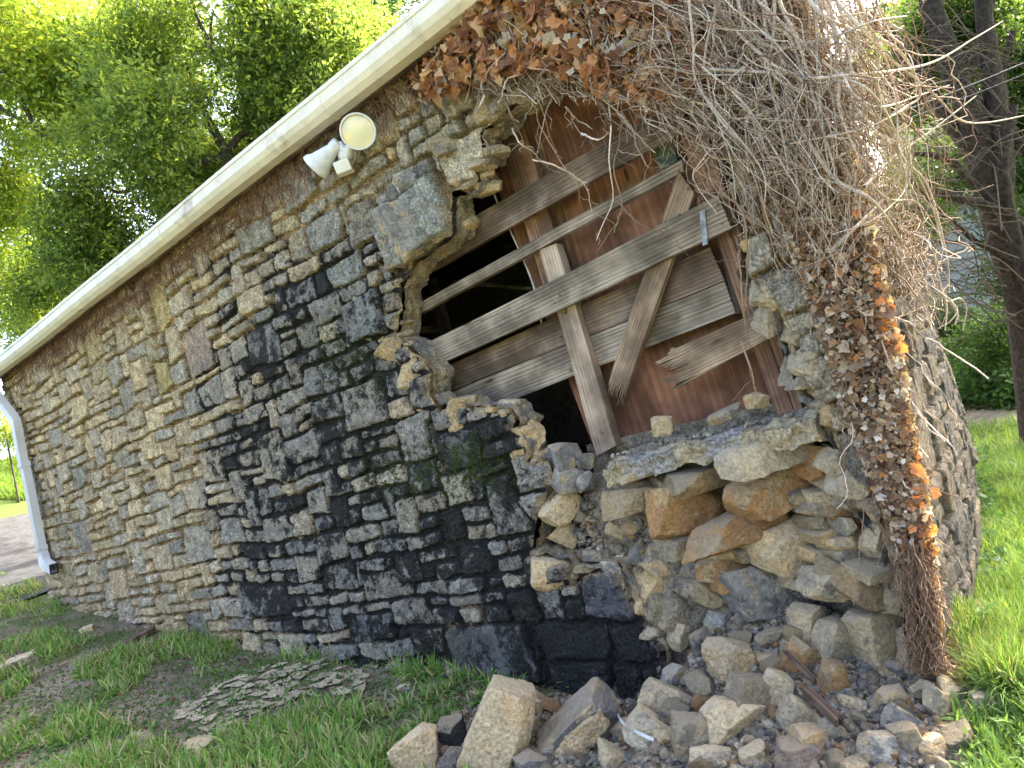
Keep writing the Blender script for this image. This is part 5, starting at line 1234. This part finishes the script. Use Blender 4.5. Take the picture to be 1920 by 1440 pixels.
# ------------------------------------------------------------------ driveway, path
def sheet(name, pxs, mat, lift=.006, kind='structure', n=40):
    """quad laid on the terrain"""
    Q = np.array([ong(x, y)[0][0][:2] if not isinstance(x, tuple) else x for x, y in pxs]); a = np.linspace(0, 1, n); A_, B_ = np.meshgrid(a, a); A_ = A_.ravel()[:, None]; B_ = B_.ravel()[:, None]
    P = (1-A_)*(1-B_)*Q[0]+A_*(1-B_)*Q[1]+A_*B_*Q[2]+(1-A_)*B_*Q[3]; z = gz(P[:, 0], P[:, 1])+lift
    return tag(mesh_np(name, np.column_stack([P, z]), gridfaces(n, n), mat, None, True), kind=kind)
def wsheet(name, us, ws, mat, lift=.006, n=60):
    A_, B_ = np.meshgrid(np.linspace(us[0], us[1], n), np.linspace(ws[0], ws[1], n)); P = W3(A_.ravel(), B_.ravel(), 0); P[:, 2] = gz(P[:, 0], P[:, 1])+lift
    return tag(mesh_np(name, P, gridfaces(n, n), mat, None, True), kind='structure')
M_ASPH = plain('old_asphalt', (.05, .05, .05), .9, 5, .3, .2, .8, .01, stain=((.07, .07, .07), .6))
M_PATH = plain('dusty_path', (.24, .20, .16), .95, 8, .3, .1, .8, .01)
wsheet('driveway', (-13.6, -8.9), (-9, 7), M_ASPH, .03)
sheet('path', [(1700, 812), (2300, 770), (2300, 700), (1700, 772)], M_PATH, .03)
# ------------------------------------------------------------------ grass and weeds
M_GRASS = leaf_mat('grass_blade', .35, .45)
def blade(b):
    k = 5; t = np.linspace(0, 1, k); y = np.sin(t*b)/b*1.0; z = (1-np.cos(t*b))/b if b > 0 else t*0
    # grows along +Z of the local frame, bends to +Y
    zz = np.cumsum(np.cos(t*b))/k; yy = np.cumsum(np.sin(t*b))/k; w_ = np.array([.5, .48, .4, .26, 0])*.05
    V = [];
    for i in range(k-1): V += [(-w_[i], yy[i]-yy[0], zz[i]-zz[0]), (w_[i], yy[i]-yy[0], zz[i]-zz[0])]
    V.append((0, yy[-1]-yy[0], zz[-1]-zz[0])); return np.array(V)
BF4 = np.array([[2*i, 2*i+1, 2*i+3, 2*i+2] for i in range(3)]); BF3 = np.array([[6, 7, 8]])
rgz = np.random.default_rng(77)
BARE = [(560,1275,170,50),(380,1330,110,50),(230,1190,100,20),(430,1325,130,40),(690,1290,70,30),(150,1165,90,22),(130,1300,70,30),(260,1345,90,26),(360,1400,50,40),(40,1240,60,20),(640,1215,60,14),(1000,1300,40,30)]
def grass(name, poly, n, lmin, lmax, cols, label, patch=.0, pf=1.6, bare=True, wid=1.0):
    xs = [p[0] for p in poly]; ys = [p[1] for p in poly]
    x = rgz.uniform(min(xs), max(xs), n*6); y = rgz.uniform(min(ys), max(ys), n*6); ok = inpoly(x, y, poly); x = x[ok]; y = y[ok]
    if bare:
        b = blobs(x, y, [(a, b_, c*.9, d*.9, 1.0) for a, b_, c, d in BARE]); ok = rgz.random(len(x)) > b*1.3; x = x[ok]; y = y[ok]
    x = x[:int(n*1.8)]; y = y[:int(n*1.8)]
    P, t = ong(x, y); u, w_ = uw(P); k = f2(u*pf, w_*pf, 3, 33)+.3*f2(u*6, w_*6, 2, 34); ok = (k > patch) & (w_ > .03) | (w_ < -4.6) | ((u < -8.7) & (k > patch)) | ((u > 1.0) & (k > patch)); P = P[ok][:n]; k = k[ok][:n]
    N_ = len(P); VV = []; F4 = []; F3 = []; CC = []; o = 0
    ty = rgz.integers(0, 4, N_)
    for q, b in enumerate((.5, 1.0, 1.6, 2.3)):
        m_ = ty == q; Pq = P[m_]; nn = len(Pq)
        if not nn: continue
        L_ = rgz.uniform(lmin, lmax, nn)*(1+.8*np.clip(k[m_], 0, .6)); zd = rgz.normal(0, .28, (nn, 3))+Z
        sc_ = np.stack([rgz.uniform(.09, .17, nn)*wid, L_, L_], 1)
        V, Fs = scatter(blade(b), [BF4, BF3], Pq-Z*.01, frames(zd, rgz.uniform(0, 6.3, nn)), sc_)
        c = np.array(cols)[rgz.integers(0, len(cols), nn)]*rgz.uniform(.7, 1.25, (nn, 1)); CC.append(c.repeat(9, 0)); VV.append(V); F4.append(Fs[0]+o); F3.append(Fs[1]+o); o += len(V)
    return tag(mesh_np(name, np.concatenate(VV), [np.concatenate(F4), np.concatenate(F3)], M_GRASS, None, True, {'col': np.concatenate(CC)}), label, 'grass', kind='stuff')
GC = [(.13,.27,.045),(.17,.32,.06),(.11,.22,.04),(.24,.36,.08),(.30,.32,.13)]
grass('grass', [(-60,1060),(60,1090),(110,1130),(300,1190),(520,1215),(800,1240),(1060,1262),(1100,1300),(980,1330),(900,1320),(800,1370),(700,1480),(-60,1480)], 24000, .05, .20, GC+[(.36,.31,.18)], 'patchy green grass in front of the stone wall', patch=-.06, wid=1.9)
grass('grass', [(60,1085),(110,1120),(300,1185),(520,1210),(700,1232),(850,1245),(1060,1262),(1050,1300),(850,1275),(500,1250),(250,1215),(40,1130)], 1500, .12, .30, GC, 'taller weeds and grass along the foot of the stone wall', patch=.05, wid=1.2)
grass('grass', [(1775,800),(1930,790),(1930,1330),(1860,1330),(1800,1230),(1770,1120),(1800,960)], 26000, .10, .24, [(.14,.25,.05),(.18,.30,.06),(.10,.20,.04),(.26,.33,.09)], 'lush tall grass right of the side wall', patch=-.6, bare=False)
grass('grass', [(1830,1330),(1930,1280),(1930,1470),(1820,1470)], 3500, .05, .12, [(.18,.29,.06),(.14,.24,.05)], 'bright low grass at the bottom right corner', patch=-.4, bare=False)
grass('grass', [(-40,820),(60,820),(60,938),(-40,938)], 5000, .12, .3, [(.20,.30,.06),(.16,.26,.05)], 'sunlit grass bank beyond the driveway', patch=-.8, bare=False, wid=2)
grass('dry_straw', [(1745,1180),(1800,1150),(1920,1210),(1920,1320),(1800,1310),(1750,1270)], 3200, .06, .2, [(.42,.32,.20),(.33,.23,.14),(.5,.42,.28)], 'dry straw and dead stems at the foot of the corner', patch=-.9, bare=False)
grass('grass', [(1775,1330),(1930,1200),(1935,800),(2700,700),(2900,1800),(1760,1900),(1830,1470)], 26000, .06, .18, [(.13,.22,.05),(.16,.26,.06),(.10,.19,.045)], 'grass spreading away to the right of the building', patch=-.5, bare=False, wid=2.2)
grass('grass', [(-700,1150),(-60,1060),(-60,1480),(700,1480),(900,1480),(1000,1900),(-500,1900)], 26000, .06, .18, GC, 'grass continuing towards the viewer', patch=-.2, bare=False, wid=2.2)
# broadleaf cover
def cover(name, poly, n, size, hmax, cols, label, per=1):
    xs = [p[0] for p in poly]; ys = [p[1] for p in poly]; x = rgz.uniform(min(xs), max(xs), n*4); y = rgz.uniform(min(ys), max(ys), n*4); ok = inpoly(x, y, poly); x = x[ok][:n]; y = y[ok][:n]
    P, t = ong(x, y); hh = rgz.random(len(P))**1.5*hmax*(1+.9*f2(P[:, 0]*2.2, P[:, 1]*2.2, 2, 8)); P = P+Z*hh[:, None]
    nd = rgz.normal(0, .5, (len(P), 3))+Z*.9-FWD*.35
    V, Fs = scatter(LEAF*np.array([1, 1, .7]), LEAFF, P, frames(nd, rgz.uniform(0, 6.3, len(P))), size*rgz.uniform(.5, 1.3, len(P)))
    c = np.array(cols)[rgz.integers(0, len(cols), len(P))]*rgz.uniform(.6, 1.3, (len(P), 1))
    return tag(mesh_np(name, V, Fs, M_LEAFG, None, False, {'col': c.repeat(len(LEAF), 0)}), label, 'plants', kind='stuff')
cover('ground_cover', [(1690,640),(1940,590),(1940,772),(1700,778)], 11000, .075, .38, [(.05,.12,.035),(.07,.16,.045),(.10,.19,.06)], 'dense dark green leafy ground cover behind the path')
cover('ground_cover', [(1775,840),(1850,830),(1900,1100),(1780,1180)], 1300, .05, .16, [(.07,.16,.04),(.10,.2,.05)], 'broad green weeds mixed in the grass by the side wall')
cover('clover', [(-40,1130),(300,1200),(700,1250),(1050,1270),(900,1330),(600,1440),(-40,1440)], 9000, .020, .05, [(.07,.16,.035),(.10,.20,.05)], 'tiny leaved clover between the grass blades')
cover('leaf_litter', [(-40,1120),(500,1200),(1240,1300),(1000,1400),(600,1470),(-40,1470)], 9000, .022, .008, [(.20,.14,.09),(.28,.22,.15),(.13,.09,.06),(.36,.31,.23)], 'dead leaf bits and crumbs on the bare soil')
cover('leaf_litter', [(1740,1200),(1920,1230),(1920,1440),(1700,1440)], 1500, .025, .02, [(.45,.33,.22),(.36,.22,.13),(.55,.47,.36)], 'pale dry leaf litter in the sun at the right')
# individual weeds
def weed(x, y, h_, nl, ls, label, cols=[(.10,.21,.045),(.13,.25,.06)]):
    g = ong(x, y)[0][0]; e = empty('weed', g, label, 'weed', 'broad-leaved weeds at the wall foot'); P = []; A = []
    st = spline(np.array([g, g+Z*h_*.5+rgz.normal(0, .01, 3), g+Z*h_+rgz.normal(0, .02, 3)]), 10); V, Fc = tubes_np([(st, .0025)], 5)
    keep(mesh_np('stem', V, Fc, M_GRASS, None, True, {'col': np.tile((.12,.2,.05), (len(V), 1))}), e)
    for i in range(nl):
        s_ = st[int(3+6*(i/nl))]; a = i*2.4; d = np.array([math.cos(a), math.sin(a), .25+.4*i/nl]); P.append(s_); A.append(d)
    A = np.array(A); y_ = A/np.linalg.norm(A, axis=1)[:, None]; x_ = np.cross(y_, Z); x_ /= np.linalg.norm(x_, axis=1)[:, None]; z_ = np.cross(x_, y_)
    T_ = np.array([(0,0,0),(.16,.25,.04),(.2,.5,.02),(.12,.8,-.05),(0,1,-.16),(-.12,.8,-.05),(-.2,.5,.02),(-.16,.25,.04),(0,.5,-.03)]); TF = np.array([[8,i,i+1] for i in range(0, 7)]+[[8,7,0]])
    V, Fs = scatter(T_, TF, np.array(P), np.stack([x_, y_, z_], -1), ls*rgz.uniform(.7, 1.2, nl))
    c = np.array(cols)[rgz.integers(0, 2, nl)]; keep(mesh_np('leaves', V, Fs, M_GRASS, None, True, {'col': c.repeat(9, 0)}), e)
for a in [(1058,1300,.07,7,.06,'five-leaved weed right of the long tilted slab, by the black wall foot'),(1000,1290,.09,10,.05,'weed with upright leaves left of the five-leaved weed'),(935,1290,.10,12,.05,'narrow-leaved weed under the dark wall near the flat pale stone'),
 (810,1255,.16,22,.035,'bushy yellow-green weed against the greenish base stone'),(770,1262,.13,18,.035,'weed left of the bushy yellow-green one'),(505,1222,.16,16,.06,'dark weed at the wall foot beside the flaked stone'),(470,1285,.10,10,.06,'single weed growing through the pale stone flakes'),
 (350,1205,.14,12,.06,'broad-leaved weed beside the rotten board end'),(60,1130,.16,16,.06,'weed near the left corner of the wall'),(215,1175,.14,14,.06,'weed between the wall corner and the rotten board'),(400,1195,.12,10,.06,'weed against the big pale base stone'),
 (1860,1200,.16,14,.06,'leafy weed in the sun right of the corner')]: weed(*a)
# thin flaked layer lying by the wall
def flakes():
    poly = [(310,1345),(400,1280),(480,1255),(560,1235),(700,1248),(715,1292),(600,1305),(520,1325),(420,1375),(350,1375)]
    Q = ong(np.array([p[0] for p in poly], float), np.array([p[1] for p in poly], float))[0]; uq, wq = uw(Q); pl = list(zip(uq, wq))
    g = .10; U_, W_ = np.meshgrid(np.arange(uq.min(), uq.max(), g*1.4), np.arange(wq.min(), wq.max(), g)); u = (U_+rgz.uniform(-.4, .4, U_.shape)*g).ravel(); w_ = (W_+rgz.uniform(-.4, .4, U_.shape)*g).ravel()
    ok = inpoly(u, w_, pl); u = u[ok]; w_ = w_[ok]; P = W3(u, w_, 0); P[:, 2] = gz(P[:, 0], P[:, 1])+.010
    VV = []; F4 = []; FN = []; CC = []
    for i in range(len(u)):
        k = 7; an = np.sort(rgz.uniform(0, 6.28, k)+0); r = rgz.uniform(.6, 1.15, k)*g*rgz.uniform(.8, 1.15); xy = np.stack([np.cos(an)*r*1.2, np.sin(an)*r*.7], 1)
        th = rgz.uniform(.002, .006); tl = rgz.normal(0, .035, 2); a = math.pi/6; rot = np.array([[D[0], D[1]], [N[0], N[1]]]); w2 = xy@rot
        z = (xy*tl).sum(1); o = i*2*k
        VV.append(np.concatenate([np.column_stack([P[i, 0]+w2[:, 0], P[i, 1]+w2[:, 1], P[i, 2]+z+th]), np.column_stack([P[i, 0]+w2[:, 0], P[i, 1]+w2[:, 1], P[i, 2]+z])]))
        FN.append(np.arange(k)+o); j = (np.arange(k)+1) % k; F4.append(np.stack([np.arange(k), j, j+k, np.arange(k)+k], 1)+o)
        CC.append(np.tile(np.array((.46,.40,.29))*rgz.uniform(.75, 1.15), (2*k, 1)))
    tag(mesh_np('stone_flakes', np.concatenate(VV), [np.concatenate(F4), np.array(FN)], M_EDGE, None, False, {'col': np.concatenate(CC)}), 'pale cracked stone flakes lying by the wall foot', 'stone flakes', kind='stuff')
flakes()
# odd things on the ground
def ground_plank(p0, p1, wd, th, mat, name, label, cat, lift=.03):
    a = ong(*p0)[0][0]+Z*lift; b = ong(*p1)[0][0]+Z*lift; X = b-a; L_ = np.linalg.norm(X); X /= L_; Y = np.cross(Z, X); Y /= np.linalg.norm(Y); Zl = np.cross(X, Y); n = 50; k = 9
    A_, B_ = np.meshgrid(np.linspace(-.5, .5, n), np.linspace(-.5, .5, k)); x = A_.ravel()*L_; y = B_.ravel()*wd*(1+.15*f2(x*8, x*0, 2, 4)); z = th/2+.006*f2(x*6, y*80, 2, 5)
    ee = rgz.normal(0, .02, k)[np.repeat(np.arange(k), n)]; x = x+ee*(abs(A_.ravel()) > .42)
    top = np.stack([x, y, z], 1); bot = top.copy(); bot[:, 2] -= th; F1 = gridfaces(n, k); idx = np.arange(n*k).reshape(k, n)
    loop = np.concatenate([idx[0, :], idx[1:, -1], idx[-1, -2::-1], idx[-2:0:-1, 0]]); nx = np.roll(loop, -1)
    o = mesh_np(name, np.concatenate([top, bot]), [F1, F1[:, ::-1]+n*k, np.stack([loop, nx, nx+n*k, loop+n*k], 1)], mat); c = (a+b)/2
    o.matrix_world = Matrix(((X[0], Y[0], Zl[0], c[0]), (X[1], Y[1], Zl[1], c[1]), (X[2], Y[2], Zl[2], c[2]), (0, 0, 0, 1))); return tag(o, label, cat)
M_OLDW = wood_mat('rotting_wood', (.22, .15, .10), (.11, .075, .05), worn=.3)
ground_plank((170,1250), (286,1186), .10, .05, M_OLDW, 'rotten_board', 'rotting brown board end lying in the grass near the wall', 'board')
ground_plank((205,1262), (300,1214), .05, .03, M_OLDW, 'rotten_board', 'thinner rotten strip lying just below the rotting board end', 'board')
ground_plank((1524,1338), (1588,1404), .035, .03, M_OLDW, 'stick', 'dark charred stick slanting through the lower rubble', 'stick', .10)
ground_plank((1490,1268), (1540,1322), .022, .018, M_OLDW, 'stick', 'thin wood splinter left of the upright orange-brown stone', 'stick', .10)
pp = spline(np.array([ong(x, y)[0][0]+Z*.10 for x, y in ((1166,1376),(1178,1398),(1205,1418),(1236,1434))]), 24)
V = np.concatenate([pp, pp+UP*.012+RT*.004, pp+UP*.012+RT*.004+FWD*.002, pp+FWD*.002]); 
Fc = np.concatenate([np.stack([np.arange(23)+a*24, np.arange(23)+1+a*24, np.arange(23)+1+((a+1) % 4)*24, np.arange(23)+((a+1) % 4)*24], 1) for a in range(4)])
tag(mesh_np('plastic_strip', V, Fc, plain('grey_plastic', (.55, .56, .55), .4)), 'pale grey curved plastic strip lying between rubble boulders', 'strip')
for i, (x, y, ww, hh, lb) in enumerate([(262,1384,80,40,'flat grey stone half sunk in the grass at lower left'),(372,1396,80,60,'pale flat stone in the lower grass under the flakes'),(40,1236,90,24,'long low stone in the grass at the left edge'),(160,1180,40,14,'small flat stone near the left end of the wall'),(715,1392,50,20,'flat stone in grass left of the pale tan rubble stone'),(560,1268,30,14,'loose flake standing up among the pale flakes')]):
    P = ong(x, y)[0][0]; t = proj(P)[2]; X = D*.97+N*.2; X /= np.linalg.norm(X); Y = np.cross(Z, X)
    o = put_rock('flat_stone', P-Z*.02, (ww*t/F, ww*t/F*.6, .09), (X, Y, Z), M_GREY if i % 2 == 0 else M_TAN, 950+i, 4, rough=.06); tag(o, lb, 'stone')
# moss and black algae tufts standing out of the joints
def tufts():
    n = 26000; x = rgz.uniform(380, 1240, n*4); y = rgz.uniform(440, 1290, n*4); g_ = np.minimum(blobs(x, y, GB), 1); mo = blobs(x, y, MB_)
    P = onw(x, y, .03); u, _ = uw(P); k = f2(u*9, P[:, 2]*14, 3, 12); ok = (g_*.8+mo*.4+k*1.1 > .78+rgz.random(len(x))*.25) & ~inpoly(u, P[:, 2], OPEN); x = x[ok][:n]; P = P[ok][:n]; mo = mo[ok][:n]; m_ = len(P)
    P = P+N*rgz.uniform(-.025, .02, (m_, 1))
    T_ = np.array([(-.12,0,0),(.12,0,0),(0,.15,1)]); nd = N*.9-Z*.5+rgz.normal(0, .6, (m_, 3)); V, Fs = scatter(T_, np.array([[0,1,2]]), P, frames(nd, rgz.uniform(0, 6, m_)), rgz.uniform(.008, .024, m_))
    gsel = (rgz.random(m_) < mo*.9)[:, None]; c = np.where(gsel, np.array([.06, .085, .02]), np.array([.012, .013, .011]))*rgz.uniform(.6, 1.5, (m_, 1))
    keep(mesh_np('moss', V, Fs, M_DLEAF, None, False, {'col': c.repeat(3, 0)}), BLD)['kind'] = 'stuff'
tufts()

Pb = ong(1088, 1356)[0][0]; tb = proj(Pb)[2]
bb = [o for o in COL.objects if o.get('label', '').startswith('largest blue-grey')][0]
cr = put_rock('mortar_crust', np.array(bb.matrix_world.translation)-FWD*.085-RT*.01+UP*.01, (.27, .12, .12), imgframe(42), M_SAND, 771, 5, rough=.16, cuts=3, lump=.1)
cr.parent = bb; cr.matrix_parent_inverse = bb.matrix_world.inverted()
